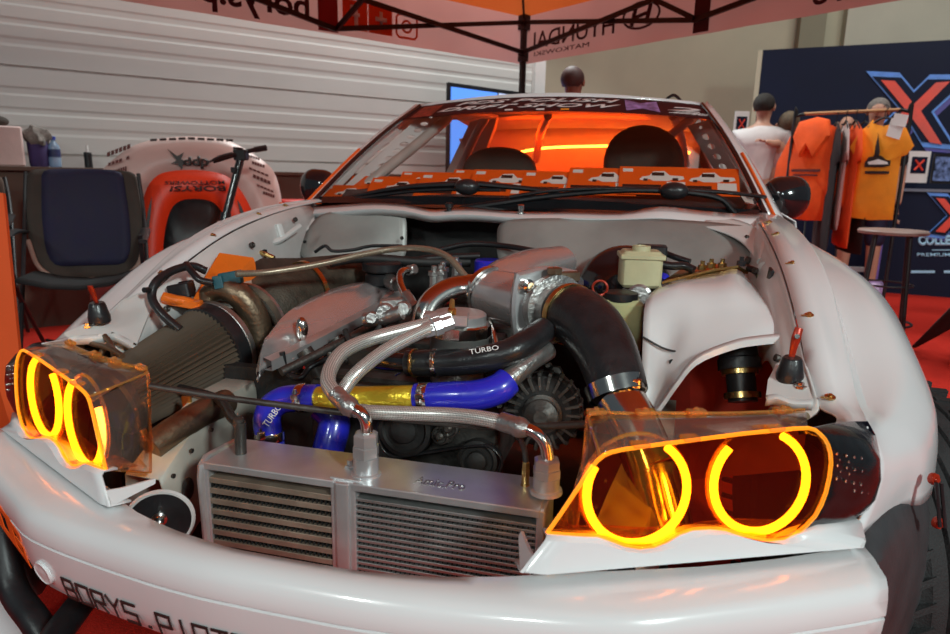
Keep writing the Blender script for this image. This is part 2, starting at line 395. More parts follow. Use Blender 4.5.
# ---- fenders: sections (X, Z) from the bonnet gutter outwards
SEC = [(.365, [(.722, .716), (.732, .717), (.747, .702), (.766, .676), (.780, .645), (.786, .615), (.782, .580)]),
       (.415, [(.700, .702), (.722, .706), (.742, .704), (.776, .692), (.803, .655), (.812, .615), (.808, .562)]),
       (.480, [(.682, .705), (.714, .716), (.748, .712), (.803, .704), (.842, .668), (.862, .62), (.866, .548)]),
       (.600, [(.680, .778), (.714, .785), (.757, .758), (.842, .735), (.897, .688), (.915, .63), (.92, .545)]),
       (.780, [(.680, .853), (.714, .860), (.762, .848), (.850, .815), (.910, .755), (.935, .68), (.94, .60)]),
       (.960, [(.680, .903), (.714, .909), (.762, .905), (.846, .862), (.915, .80), (.94, .72), (.942, .59)]),
       (1.20, [(.688, .935), (.718, .943), (.764, .939), (.830, .885), (.90, .79), (.925, .70), (.925, .40)]),
       (1.45, [(.705, .950), (.730, .957), (.772, .951), (.812, .89), (.862, .78), (.885, .66), (.885, .30)]),
       (1.52, [(.712, .953), (.733, .960), (.774, .954), (.808, .89), (.855, .78), (.88, .64), (.878, .28)])]
LENS_E = [at(868, 423, Y=.345), at(876, 437, Y=.342), at(880, 455, Y=.338), at(881, 477, Y=.333), at(878, 497, Y=.322), at(869, 512, Y=.306), at(852, 546, Y=.262)]
FE = [at(835, 426, Y=.385), at(851, 425, Y=.362), at(868, 427, Y=.342)]+[p+V((-.003, .004, 0)) for p in (LENS_E[2], LENS_E[3], LENS_E[5], LENS_E[6])]
def mir(p, s): return V((p.x*s, p.y, p.z))
def fender_at(Y, j):
    for (a, p), (b, q) in zip(SEC, SEC[1:]):
        if a <= Y <= b: t = (Y-a)/(b-a); return V((p[j][0]*(1-t)+q[j][0]*t, Y, p[j][1]*(1-t)+q[j][1]*t))
def fender(s):
    FX = FE[:3]+[FE[2]*.75+FE[3]*.25]+FE[3:]; DROP = {.415: .003, .48: .008, .6: .017, .78: .030, .96: .040, 1.2: .046, 1.45: .036, 1.52: .034}
    S8 = [(Y, p[:3]+[(p[2][0]+.013, p[2][1]-DROP[Y])]+p[3:]) for Y, p in SEC[1:]]
    cols = [catmull([mir(FX[j], s)]+[V((x*s, Y, z)) for Y, pts in S8 for x, z in [pts[j]]], 4) for j in range(8)]
    rows = []
    for i in range(len(cols[0])):
        c = [q[i] for q in cols]; k = min(1, i/6)
        rows.append([c[0], c[0].lerp(c[1], .92), c[1].lerp(c[2], .12), c[1].lerp(c[2], .35)-V((0, 0, .002*k)), c[1].lerp(c[2], .75)-V((0, 0, .001*k)), c[2].lerp(c[1], .06)+V((0, 0, .001)), c[2], c[2].lerp(c[3], .25)]+catmull(c[3:], 4))
    g = MB(); g.grid(rows)
    f = P(g, 'front_fender', m['white'], smooth=28, solid=.004)
    for i, Y in enumerate((.47, .66, .86, 1.08, 1.24)):
        b = MB(); q = (fender_at(Y, 0)*.35+fender_at(Y, 1)*.65); q.x *= s
        b.lathe(q+V((0, 0, .001)), (0, -.3, 1), [(0, .0085), (.002, .0085), (.003, .007), (.003, .004), (.006, .0035), (.006, 0)], 12, cap=False)
        b.box(q+V((-.008*s, -.006, .002)), (.014, .004, .002))
        P(b, 'quarter_turn_fastener', m['brass'], f)
    return f
fR = fender(-1); fL = fender(1)
# red rubber draw latch across the fender and the flare
lt = MB(); a, b = at(932, 479, Y=.43), at(936, 523, Y=.42)
for q in (a, b):
    lt = MB(); lt.lathe(q+V((.0, .004, 0)), (.55, -.8, .1), [(0, .0085), (.004, .0095), (.008, .0085), (.008, .005), (.012, .004), (.012, 0)], 14, cap=False); P(lt, 'latch_button', m['redhandle'], fL)
st = MB(); st.tube([a+V((.008, -.012, 0)), b+V((.008, -.012, 0))], .0028, 8, 2); st.tube([a+V((.001, -.012, 0)), b+V((.001, -.012, 0))], .0028, 8, 2)
P(st, 'latch_strap', m['rubber'], fL)
for s in (1, -1):
    g = MB()
    g.grid([[(x*s, y, z) for x, y, z in r] for r in (
        [(.700, .30, .562), (.765, .36, .585), (.818, .43, .572), (.872, .51, .553), (.905, .58, .545)],
        [(.700, .215, .55), (.765, .30, .55), (.82, .385, .53), (.875, .475, .51), (.912, .55, .50)],
        [(.690, .20, .47), (.755, .28, .455), (.815, .37, .43), (.878, .46, .41), (.915, .53, .40)],
        [(.675, .19, .37), (.745, .28, .35), (.81, .37, .33), (.872, .46, .31), (.91, .53, .30)],
        [(.66, .20, .24), (.73, .29, .22), (.795, .38, .21), (.85, .47, .2), (.88, .53, .2)])])
    P(g, 'bumper_corner_flare', m['flare'], sub=2, solid=.006, smooth=60)
# ---- wheels
def wheel(x, y, steer):
    g = MB(); c = V((x, y, .325)); ax = V((math.cos(steer), math.sin(steer), 0)); w = .115
    prof = [(-w, .20), (-w-.004, .24), (-w, .29), (-w+.012, .315), (-w+.03, .325)]
    for k in range(5):
        h0 = -w+.03+k*.038
        prof += [(h0+.002, .328), (h0+.030, .328), (h0+.031, .320), (h0+.037, .320)]
    prof += [(w-.03, .326), (w-.012, .316), (w, .29), (w+.004, .24), (w, .20)]
    g.lathe(c, ax, prof, 64, cap=False)
    for k in range(48):
        a = 2*math.pi*k/48; sdv = ax.cross(V((0, 0, 1))).normalized(); rd = sdv*math.cos(a)+V((0, 0, 1))*math.sin(a); tg = ax.cross(rd)
        g.box(c+rd*.324+ax*.1, (.05, .012, .014), ax+tg*.3, tg); g.box(c+rd*.324-ax*.1, (.05, .012, .014), ax-tg*.3, tg)
    t = P(g, 'wheel_tyre', m['tyre'], smooth=30)
    r = MB(); r.lathe(c, ax, [(-w, .2), (-w+.01, .19), (0, .185), (w-.01, .19), (w, .2)], 40, cap=False)
    for k in range(10):
        a = 2*math.pi*k/10; sdv = ax.cross(V((0, 0, 1))).normalized(); rd = sdv*math.cos(a)+V((0, 0, 1))*math.sin(a)
        r.box(c+rd*.105+ax*(.06 if x > 0 else -.06), (.17, .03, .03), rd, ax.cross(rd))
    r.lathe(c+ax*(.05 if x > 0 else -.05), ax, [(-.02, .05), (.02, .05)], 20)
    P(r, 'wheel_rim', m['black'], t)
wheel(.865, .80, rad(20)); wheel(-.85, .80, rad(20)); wheel(.80, 3.52, 0); wheel(-.80, 3.52, 0)
# ---- headlights (built for the car's left side, mirrored for the other)
HP = V((.413, .121, .672)); hu = V((.908, .42, 0)).normalized(); hn0 = V((hu.y, -hu.x, 0)); hv = (V((0, 0, 1))*math.cos(rad(7))-hn0*math.sin(rad(7))); hn = hu.cross(hv)
if hn.y > 0: hn = -hn
def hf(px, py, out=0.): return atp(px, py, HP+hn*out, hn)
OUT = [(547, 533), (575, 535), (598, 536), (612, 541), (625, 546), (640, 548.5), (655, 547), (668, 541.5), (680, 534), (693, 529.5), (710, 528.5), (726, 530), (740, 535), (755, 539), (770, 540.5), (785, 539), (797, 533),
       (815, 516), (826, 492), (831, 463), (828, 445), (820, 434), (808, 428), (775, 430.5), (740, 434), (690, 440.5), (640, 447), (612, 452), (597, 461), (578, 488), (560, 515)]
BOT, SIDE, TOP = OUT[:17], OUT[16:23], OUT[22:29]
def mir(p, s): return V((p.x*s, p.y, p.z))
def headlight(s):
    bz = MB(); lens = [mir(hf(*p), s) for p in OUT]
    bz.prism(lens, mir(-hn*.004, s))
    root = P(bz, 'headlight', m['amber'], smooth=0)
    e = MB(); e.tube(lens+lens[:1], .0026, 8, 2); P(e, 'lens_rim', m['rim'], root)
    for cx, cy, nm in ((637.5, 491.5, 0), (760.5, 482, 1)):
        h = MB(); c = mir(hf(cx, cy, -.016), s); R = .0665 if nm == 0 else .066; pts = []
        for k in range(41):
            a = rad((148+267*k/40) if nm == 0 else (134+290*k/40)); pts.append(c+mir(hu, s)*(R*math.cos(a))+hv*(R*math.sin(a)))
        h.tube(pts, .0053, 12, raw=True)
        P(h, 'halo_ring', m['halo'], root)['label'] = 'glowing yellow ring'
        b = MB(); bp = []
        for k in range(33): a = 2*math.pi*k/32; bp.append(c-mir(hn, s)*.006+mir(hu, s)*((R+.006)*math.cos(a))+hv*((R+.006)*math.sin(a)))
        b.tube(bp, .0028, 6, raw=True); P(b, 'halo_carrier', m['amberedge'], root)
    # clear top panel and inner side panel
    rear = [V((.640, .345, .728)), V((.59, .30, .735)), V((.52, .262, .738)), V((.45, .232, .741)), V((.395, .21, .742)), V((.355, .203, .741)), V((.342, .20, .735))]
    tp = MB(); front = [hf(*p) for p in TOP]; mid = [(a*.45+b*.55)+V((0, 0, .006)) for a, b in zip(front, rear)]
    tp.grid([[mir(p, s) for p in r] for r in (front, mid, rear)])
    P(tp, 'top_cover', m['clearlens'], root, smooth=60, solid=.003)
    e = MB(); e.tube([mir(p, s) for p in rear], .0022, 8, 3); P(e, 'cover_edge', m['amberedge'], root)
    for t in (.12, .42, .60, .85):
        i = t*6; k = int(i); q = mir(rear[k].lerp(rear[min(k+1, 6)], i-k), s)
        c = MB(); c.box(q+V((0, -.004, .003)), (.026, .012, .007), (hu.x*s, hu.y, 0), (0, 1, 0), bev=.002); c.lathe(q+V((0, -.006, .006)), (0, 0, 1), [(0, .004), (.004, .003)], 8); P(c, 'cover_clip', m['amberedge'], root)
    for t in (.3, .55, .8):
        q = mir(hf(*[TOP[int(t*6)][k] for k in (0, 1)]), s); c = MB(); c.box(q+V((0, .004, .002)), (.022, .016, .005), (hu.x*s, hu.y, 0), (0, 1, 0), bev=.0018); P(c, 'cover_clip', m['amberedge'], root)
    sd = MB(); fr = [hf(597, 461), hf(578, 488), hf(560, 515), hf(547, 533)]
    rr = [V((.342, .20, .735)), V((.341, .196, .68)), V((.340, .19, .62)), V((.338, .182, .572))]
    md = [(a+b)*.5 for a, b in zip(fr, rr)]
    sd.grid([[mir(p, s) for p in r] for r in (fr, md, rr)]); P(sd, 'inner_side_panel', m['clearlens'], root, smooth=60, solid=.003)
    e = MB(); e.tube([mir(p, s) for p in rr], .0022, 8, 3); e.tube([mir(rr[3], s), mir(fr[3], s)], .0022, 8, 2); e.tube([mir(hf(600, 455), s), mir(rr[0], s)], .0022, 8, 2); P(e, 'cover_edge', m['amberedge'], root)
    c = MB(); c.box(mir(V((.341, .187, .62)), s), (.006, .016, .03), bev=.002); c.box(mir(V((.341, .18, .64)), s), (.005, .01, .012), bev=.002); P(c, 'wiring_plug', m['amberedge'], root)
    bk = MB()   # floor tray of the lamp
    bk.grid([[mir(hf(*p), s) for p in BOT[::2]], [mir(hf(*p)*.35+V((.338+.37*(k/8), .19+.15*(k/8), .585))*.65, s) for k, p in enumerate(BOT[::2])]])
    P(bk, 'lamp_floor', m['amberedge'], root, smooth=60, solid=.002)
    # white trim under the lens
    tr = MB(); up = [hf(p[0], p[1]+1.5, .004) for p in BOT]+[hf(820, 527, .004), hf(846, 523, .0)]
    n = len(up); lo = []
    for k, p in enumerate(up):
        t = k/(n-1); x = [520, 547, 575, 605, 635, 660, 690, 715, 740, 765, 790, 810, 830, 845, 857, 862, 864, 866, 868][k] if n == 19 else 520+340*t
        y = 575 + (x-545)*(-.0855) if x > 545 else 575+(545-x)*-.1
        lo.append(atp(x, y, HP+hn*.008, hn))
    lo[-1] = V((.716, .262, .582)); lo[-2] = lo[-2].lerp(lo[-1], .7); up[-1] = V((.705, .268, .606))
    md = [a*.88+b*.12+hn*.005 for a, b in zip(up, lo)]; m2 = [a*.06+b*.94 for a, b in zip(up, lo)]; bk2 = [p-hn*.03+V((0, 0, .0)) for p in lo]; ub = [p-hn*.02 for p in up]
    tr.grid([[mir(p, s) for p in r] for r in (ub, up, md, m2, lo, bk2)])
    tr.prism([mir(p, s) for p in (lo[0], lo[0]+V((-.016, .072, .004)), lo[0]+V((-.014, .076, .010)), lo[0].lerp(up[0], .35)+V((-.006, .022, 0)), lo[0].lerp(up[0], .45))], mir(V((.004, 0, 0)), s))
    P(tr, 'headlight_trim', m['white'], root, smooth=35, solid=.003)
    # dark corner lens beyond the rings
    cl = MB(); ie = [hf(809, 429), hf(822, 436), hf(830, 452), hf(831, 470), hf(826, 494), hf(815, 516), hf(800, 531)]
    oe = [p+V((.002, .008, 0)) for p in LENS_E[:6]]+[at(850, 524, Y=.272)]
    md = [(a+b)*.5+V((.018, -.022, 0))*q+V((0, 0, .004*(q == 0))) for a, b, q in zip(ie, oe, (0, .6, 1, 1, .85, .5, .1))]
    cl.grid([catmull([mir(a, s), mir(b, s), mir(c, s)], 4) for a, b, c in zip(ie, md, oe)])
    tpe = [catmull([mir(a, s), mir(b, s), mir(c, s)], 4) for a, b, c in zip(ie, md, oe)][0]; cl.grid([tpe, [p+V((-.006*s, .03, -.014)) for p in tpe]])
    co_ = P(cl, 'corner_lens', m['smoke'], root, smooth=80, solid=.006)
    rf = MB()
    for i in range(6):
        for j in range(6-abs(i-3)//2):
            k_ = 2+j*.32; q = lerpl([a_.lerp(b_, .06+.085*i+(j % 2)*.04) for a_, b_ in zip(ie, oe)], k_/6)+V((.018, -.022, 0))*(4*(.06+.085*i)*(1-(.06+.085*i)))*.85; rf.ell(mir(q, s), (.0016, .0020, .0024), seg=8, rg=5)
    P(rf, 'side_reflector', m['steel'], root)['label'] = 'sparkling clear reflector cells'
    return root
hlR = headlight(-1); hlL = headlight(1)
hlR.location = V(hlR.location)+V((-.014, 0, -.006)); hlR['label'] = 'amber ring headlight on the side of the air filter'; hlL['label'] = 'amber ring headlight in front of the charge pipe'
# ---- oil coolers
def cooler(x0, x1, nrow, mat, lbl, y0=.198, y1=.30):
    b = MB(); zt = .583; dp = V((0, 1, .03)).normalized()
    X0, X1 = x0, x1
    b.box(((x0+x1)/2, (y0+y1)/2, zt), (x1-x0, y1-y0+.004, .012), bev=.003)
    for xx in (x0, x1): b.box((xx, (y0+y1)/2, .47), (.012, y1-y0, .235), bev=.003)
    o = P(b, 'oil_cooler', m['alu'], smooth=30); o['label'] = lbl
    c = MB(); pit = .165/nrow
    for k in range(nrow):
        z = .567-(k+.5)*pit
        c.box(((x0+x1)/2, (y0+y1)/2, z), (x1-x0-.012, y1-y0-.004, pit*.52), bev=.0012)
        for q in range(int((x1-x0)/.0075)): c.box((x0+.009+q*.0075, y0+.010, z-pit*.5), (.0011, .012, pit*.55), (1, 0, .0 if q % 2 else .0), mi=1)
    P(c, 'cooler_core', [mat, m['dark']], o, smooth=30)
    w = MB(); w.box(((x0+x1)/2, y1-.02, .47), (x1-x0-.02, .004, .2)); P(w, 'core_backing', m['dark'], o, smooth=0)
    return o
cA = cooler(-.262, -.034, 9, m['coreA'], 'left-hand cooler with thick tan tubes'); cB = cooler(-.004, .285, 17, m['coreB'], 'wider cooler with thin silver tubes')
g = MB(); g.tube([(-.262, .30, .588), (-.268, .25, .588), (-.268, .20, .582), (-.266, .196, .5), (-.264, .196, .38)], .006, 8, 3); P(g, 'weld_bead', m['alu'], cA)
g = MB(); g.box((-.019, .2, .47), (.022, .014, .235), bev=.003); g.box((-.019, .235, .588), (.05, .06, .006), bev=.002); g.lathe((-.028, .245, .59), (0, 0, 1), [(0, .009), (.006, .009), (.006, .005), (.014, .005), (.014, 0)], 6); g.lathe((-.03, .285, .59), (0, 0, 1), [(0, .007), (.008, .006)], 6); P(g, 'cooler_bracket', m['alu'], cA, smooth=30)
lettering('embossed_lettering', 'Amic.Pro', bil((.085, .225, .5893), (.165, .225, .5893), (.165, .25, .5893), (.085, .25, .5893)), m['cast'], cB)
# fittings on the coolers
def fitting(base, top, r, mat=None, name='hose_fitting', nut=True, par=None):
    base, top = V(base), V(top); ax = (top-base); L = ax.length; g = MB()
    g.lathe(base, ax, [(0, r*1.25), (L*.10, r*1.2), (L*.12, r), (L*.46, r)], 18)
    if nut:
        g.lathe(base, ax, [(L*.46, r*1.02), (L*.48, r*1.1), (L*.70, r*1.1), (L*.72, r*.95)], 6); g.lathe(base, ax, [(L*.72, r*1.02), (L*.95, r*1.02), (L, r*.8)], 6)
    return P(g, name, mat or m['steel'], par, smooth=30)
bx = at(241, 459, Y=.245); fitting(bx, at(240, 424, Y=.245), .0075, m['alu'], par=cA, nut=False)
g = MB(); g.tube([bx+V((0, 0, .0)), at(240, 422, Y=.245)], .0095, 12, 2); g.lathe(at(239, 426, Y=.245), (0, 0, 1), [(0, .0075), (.004, .009), (.012, .0085), (.014, .006)], 12); P(g, 'cooler_stub', m['dim'], cA)
g = MB(); g.tube([(q) for q in A3([(240, 424, .245), (232, 418, .28), (222, 402, .36), (208, 395, .42), (180, 388, .45)])], .0085, 10); P(g, 'rubber_hose', m['rubber'])
fb = at(366, 476, Y=.235); ft = at(366, 432, Y=.235)
fitting(fb, ft, .0195, m['alu'], par=cB)
fb2 = at(546, 492, Y=.245); ft2 = at(547, 458, Y=.245)
fitting(fb2, ft2, .0195, m['alu'], par=cB)
fb3 = at(525, 487, Y=.27); fitting(fb3, at(526, 462, Y=.27), .006, m['brass'], par=cB)
g = MB(); g.tube(A3([(526, 464, .27), (524, 448, .29), (517, 432, .33), (512, 420, .38)]), .0045, 8); P(g, 'fuel_line', m['dim'])
def braided(pts, r, name='braided_hose', ends=(True, True), sock=.022):
    g = MB(); pp = A3(pts); g.tube(pp, r, 16, 8); o = P(g, name, m['braid'])
    return o, catmull(pp, 8)
def elbow(par, pts, r):
    g = MB(); g.tube(A3(pts), r, 14, 8); P(g, 'pipe_elbow', m['steel'], par)
def sock(par, a, b, r, mat=None):
    g = MB(); L = (V(b)-V(a)); g.lathe(a, L, [(0, r*.95), (L.length*.06, r), (L.length*.55, r*1.0), (L.length*.6, r*1.08), (L.length*.8, r*1.08), (L.length, r*.75)], 16); P(g, 'crimp_collar', mat or m['cast'], par, smooth=30)
R1 = .0125
h1, _ = braided([(436, 322, .47), (408, 329, .44), (368, 340, .39), (343, 352, .34), (331, 368, .30), (328, 382, .27), (334, 393, .25), (340, 400, .245)], R1)
sock(h1, at(334, 392, Y=.247), at(355, 412, Y=.238), .0145); elbow(h1, [(352, 408, .239), (361, 413, .236), (366, 422, .235), (367, 436, .235)], .0095)
h2, _ = braided([(434, 327, .45), (415, 335, .42), (385, 351, .37), (360, 370, .32), (347, 385, .30), (341, 398, .285), (348, 408, .28), (370, 412, .28), (410, 413.5, .28), (450, 415, .28), (480, 418, .27), (505, 423, .262)], R1*.94)
sock(h2, at(500, 421, Y=.263), at(528, 430, Y=.252), .0145); elbow(h2, [(524, 428, .254), (536, 433, .25), (545, 444, .247), (548, 460, .245)], .0095)
g = MB(); pp = A3([(236, 274, .62), (270, 272, .68), (320, 264, .75), (360, 255, .80), (395, 249, .82), (425, 249, .80), (448, 257, .76), (466, 277, .72)]); g.tube(pp, .0075, 12); P(g, 'breather_hose', m['tanbraid'])
# charge pipe across the front
g = MB(); g.tube(A3([(306, 398, .40), (360, 398, .40), (420, 397, .40)]), .0215, 22, 6); gp = P(g, 'charge_pipe', m['gold']); gp['label'] = 'gold foil wrapped pipe'
g = MB(); g.tube(A3([(318, 398, .40), (300, 398, .40), (283, 400, .398), (271, 408, .392), (267, 420, .385), (269, 435, .38), (271, 446, .38)]), .0255, 20); bh = P(g, 'silicone_elbow', m['blue'])
bh['label'] = 'blue rubber elbow beside the small cooler stub'
g = MB(); g.tube(A3([(416, 397, .40), (450, 396, .40), (478, 395, .405), (498, 389, .415), (508, 381, .43)]), [.0245, .0255, .0265, .0265, .0255], 20); br = P(g, 'silicone_elbow', m['blue'])
br['label'] = 'blue rubber elbow pointing at the alternator'
g = MB(); g.tube(A3([(500, 386, .42), (515, 374, .445), (532, 360, .48), (548, 350, .52)]), .0185, 16); P(g, 'coolant_pipe', m['cast'])
def clamp(par, px, py, Y, px2, py2, Y2, r, w=.013, mat=None):
    a, b = at(px, py, Y=Y), at(px2, py2, Y=Y2); ax = (b-a).normalized(); g = MB()
    g.lathe(a-ax*w/2, ax, [(0, r-.001), (0, r+.0012), (w*.1, r+.0018), (w*.9, r+.0018), (w, r+.0012), (w, r-.001)], 28, cap=False)
    t = ax.cross(V((0, 0, 1))).normalized(); q = a+V((0, -1, .4)).normalized()*(r+.004); g.box(q, (w*.9, .010, .012), ax, V((0, 0, 1)), bev=.002); g.tube([q-V((0, 0, .012)), q+V((0, 0, .014))], .0028, 6, 2)
    P(g, 'hose_clamp', mat or m['steel'], par, smooth=30)
clamp(bh, 303, 398, .40, 330, 398, .40, .0258, .016); clamp(bh, 270, 436, .381, 271, 446, .38, .0262, .018); clamp(br, 425, 397, .40, 440, 397, .40, .0252, .017)
lettering('hose_lettering', 'TURBO', bil(at(268, 428, Y=.352), at(282, 407, Y=.368), at(277, 403, Y=.368), at(262, 424, Y=.352)), m['paper'], bh, thick=.001)
# black coolant hose
g = MB(); g.tube(A3([(408, 363, .455), (440, 363, .45), (470, 361, .445), (498, 356, .445), (520, 347, .465), (545, 330, .53)]), .0245, 20); kh = P(g, 'coolant_hose', m['rubber'], smooth=80)
g = MB(); g.tube(A3([(378, 360, .475), (396, 362, .462), (412, 363, .455)]), .019, 16); P(g, 'coolant_stub', m['blackgloss'])
clamp(kh, 437, 363, .45, 460, 362, .447, .025, .009); clamp(kh, 415, 363, .454, 437, 363, .45, .0248, .005, m['brass'])
lettering('hose_lettering', 'TURBO', bil(at(470, 354.5, Y=.4215), at(499, 349.5, Y=.421), at(498, 345, Y=.425), at(469, 349.5, Y=.4255)), m['paper'], kh, thick=.001)
# oil filter and its head
c0 = at(459, 355, Y=.55); g = MB(); g.lathe(c0, (.02, 0, 1), [(-.05, .055), (0, .057), (.035, .057), (.04, .06), (.042, .06)], 28); of = P(g, 'oil_filter', pm('grey_filter_can', (.20, .20, .19), .35, .5, .1, 12, .03))
g = MB(); g.lathe(c0+V((0, 0, .04)), (.02, 0, 1), [(0, .059), (.003, .062), (.024, .062), (.027, .058)], 12); P(g, 'filter_hex', m['steel'], of, smooth=20)
g = MB(); g.lathe(c0+V((0, 0, .065)), (.02, 0, 1), [(0, .052), (.018, .052), (.021, .048), (.021, 0)], 28, cap=False); g.box(at(446, 319, Y=.50), (.085, .042, .022), (1, .25, -.02), bev=.006); P(g, 'filter_cap', m['alu'], of, smooth=30)
for (x, y, Y, x2, y2, Y2) in ((420, 327, .455, 450, 317, .49), (424, 331, .44, 452, 322, .47)):
    a, b = at(x, y, Y=Y), at(x2, y2, Y=Y2); g = MB(); L = (b-a).length
    g.lathe(a, b-a, [(0, .0145), (L*.3, .015), (L*.34, .018), (L*.6, .018), (L*.64, .014), (L, .014)], 8); P(g, 'hose_end', m['alu'], of, smooth=20)
g = MB(); g.lathe(at(452, 309, Y=.49), (0, 0, 1), [(-.01, .009), (.0, .009), (.003, .006), (.016, .005), (.019, .003)], 6); P(g, 'bleed_screw', m['brass'], of, smooth=20)
# ================================================================== engine bay
# ---- engine mass
g = MB()
g.box((-.08, .86, .50), (.36, .62, .30), bev=.02)
for k in range(6): g.box((-.05, .62+k*.1, .66), (.30, .05, .05), bev=.008)
g.box((-.05, .54, .46), (.40, .03, .34), bev=.01)
eng = P(g, 'engine_block', m['dim'], smooth=30)
g = MB(); g.box((0, .90, .20), (1.0, 1.2, .01)); g.box((0, .42, .33), (.62, .01, .26)); P(g, 'dark_underplate', m['dark'], smooth=0); g = MB(); g.box((-.31, .58, .42), (.34, .03, .42)); P(g, 'dark_bay_filler', m['dark'], smooth=0)  # dark panels added to keep the bay's gaps dark over the red floor
# cam cover: rows run along the engine
nr = A3([(262, 356, .50), (298, 340, .60), (330, 324, .72), (366, 306, .88), (402, 287, 1.06)])
fr = A3([(267, 336, .53), (285, 312, .66), (312, 295, .80), (346, 283, .94), (388, 278, 1.10)])
def bulge(a, b, t, h): return a.lerp(b, t)+V((0, 0, h))
g = MB(); rows = []
for a, b in zip(catmull(nr, 4), catmull(fr, 4)):
    d = (a-b).normalized()
    rows.append([a+d*.010+V((0, 0, -.026)), a+d*.010+V((0, 0, -.014)), a+V((0, 0, -.010)), bulge(a, b, .12, .004), bulge(a, b, .35, .012), bulge(a, b, .65, .010), bulge(a, b, .92, .001), b+V((-.012, 0, -.02)), b+V((-.02, 0, -.07))])
f0 = rows[0]; cap0 = [p+V((0, -.012, -.018)) for p in f0]; cap1 = [V((p.x, p.y-.016, f0[0].z-.006)) for p in f0]
g.grid([cap1, cap0]+rows+[[p+V((0, .012, -.02)) for p in rows[-1]], [V((p.x, p.y+.014, rows[-1][0].z-.03)) for p in rows[-1]]])
vc = P(g, 'cam_cover', m['valve'], eng, smooth=50, solid=.003)
g = MB(); rim = [p+V((.006, -.003, -.006)) for p in catmull(nr, 4)]
g.grid([[p+V((0, 0, .004)) for p in rim], [p+V((.024, -.012, .002)) for p in rim], [p+V((.027, -.014, -.018)) for p in rim], [p+V((.0, 0, -.022)) for p in rim]])
for t in (.18, .58): 
    q = lerpl(rim, t); g.box(q+V((.020, -.013, -.028)), (.034, .012, .034), (nr[-1]-nr[0]), (1, 0, 0), bev=.004)
P(g, 'cover_flange', m['alu'], vc, smooth=30)
g = MB(); q = at(302, 329, Y=.605); g.ell(q, (.014, .012, .027), seg=14, rg=8); P(g, 'cover_boss', m['steel'], vc)
g = MB(); q = at(382, 271, Y=1.02); g.lathe(q+V((0, 0, -.035)), (0, 0, 1), [(0, .046), (.025, .046), (.03, .042)], 24); g.lathe(q, (0, 0, 1), [(0, .05), (.004, .054), (.022, .054), (.026, .048), (.026, 0)], 18, cap=False)
P(g, 'oil_filler_cap', m['black'], vc, smooth=30)
g = MB(); q = at(394, 283, Y=.98); g.lathe(q, (.75, -.6, -.1), [(-.03, .02), (.012, .02), (.014, .017), (.02, .017)], 18); P(g, 'breather_stub', m['cast'], vc)
g = MB(); g.tube(A3([(410, 270, .92), (402, 272, .88), (400, 281, .86), (406, 296, .82), (413, 306, .80)]), .0095, 12); P(g, 'breather_elbow', m['steel'], eng)
g = MB(); a, b = at(406, 294, Y=.82), at(418, 312, Y=.78); g.lathe(a, b-a, [(0, .012), (.02, .013), (.04, .012), (.044, .014), (.055, .014)], 10); P(g, 'hose_fitting', m['cast'], eng, smooth=25); g = MB(); g.lathe(at(411, 270, Y=.92), (1, -.4, .3), [(-.012, .013), (.014, .013), (.016, .010)], 8); P(g, 'hose_fitting', m['cast'], eng, smooth=25)
# plumbing and castings under the cam cover
for pts, r, mt, nm in (
    ([(281, 372, .46), (330, 348, .56), (372, 326, .68), (400, 312, .76)], .009, 'dim', 'fuel_rail'),
    ([(304, 350, .56), (318, 372, .56), (330, 396, .55)], .017, 'dim', 'intake_runner'), ([(335, 338, .62), (350, 362, .62), (362, 388, .6)], .018, 'dim', 'intake_runner'),
    ([(372, 322, .72), (388, 345, .70), (400, 372, .66)], .018, 'dim', 'intake_runner'), ([(330, 352, .50), (333, 378, .49), (334, 402, .48)], .006, 'dim', 'dipstick_tube'),
    ([(365, 320, .60), (385, 317, .60), (402, 312, .60)], .016, 'cast', 'coolant_outlet'), ([(396, 375, .50), (412, 365, .47), (430, 352, .46)], .003, 'steel', 'throttle_cable'),
    ([(282, 352, .52), (287, 372, .52), (300, 378, .51), (312, 366, .54), (338, 355, .56)], .006, 'black', 'wiring_loom'), ([(345, 330, .6), (352, 343, .58), (370, 340, .56), (380, 326, .58)], .006, 'dark', 'wiring_loom'),
    ([(420, 372, .56), (450, 375, .56), (490, 372, .56)], .022, 'dark', 'water_pipe'), ([(330, 262, .95), (360, 258, 1.0), (420, 262, 1.1), (470, 262, 1.15)], .014, 'dark', 'wiring_loom'),
    ([(405, 262, 1.08), (435, 258, 1.12), (480, 256, 1.15)], .01, 'black', 'wiring_loom'), ([(440, 250, 1.2), (470, 244, 1.2), (505, 246, 1.18), (540, 252, 1.1)], .008, 'black', 'wiring_loom'),
    ([(315, 252, 1.15), (325, 246, 1.15), (333, 251, 1.15), (352, 250, 1.17), (372, 246, 1.18), (402, 246, 1.18)], .005, 'black', 'wiring_loom')):
    g = MB(); g.tube(A3(pts), r, 12); P(g, nm, m[mt], eng)
g = MB()
for x, y, Y, r in ((385, 313, .6, .022), (403, 309, .62, .017), (372, 318, .58, .014)):
    q = at(x, y, Y=Y); g.lathe(q, (.3, -1, .2), [(-.03, r), (.0, r), (.004, r*.8), (.012, r*.75), (.012, 0)], 14, cap=False)
g.box(at(392, 305, Y=.63), (.05, .03, .03), (1, .4, .1), bev=.006); P(g, 'thermostat_housing', m['cast'], eng, smooth=30)
for x, y, Y in ((434, 276, .95), (441, 275, .95), (443, 272, 1.0), (456, 267, 1.05)):
    g = MB(); q = at(x, y, Y=Y); g.lathe(q, (0, 0, 1), [(-.03, .012), (0, .012), (.002, .016), (.012, .016), (.014, .008), (.026, .008), (.028, 0)], 8, cap=False); P(g, 'injector_plug', m['cast'], eng, smooth=25)
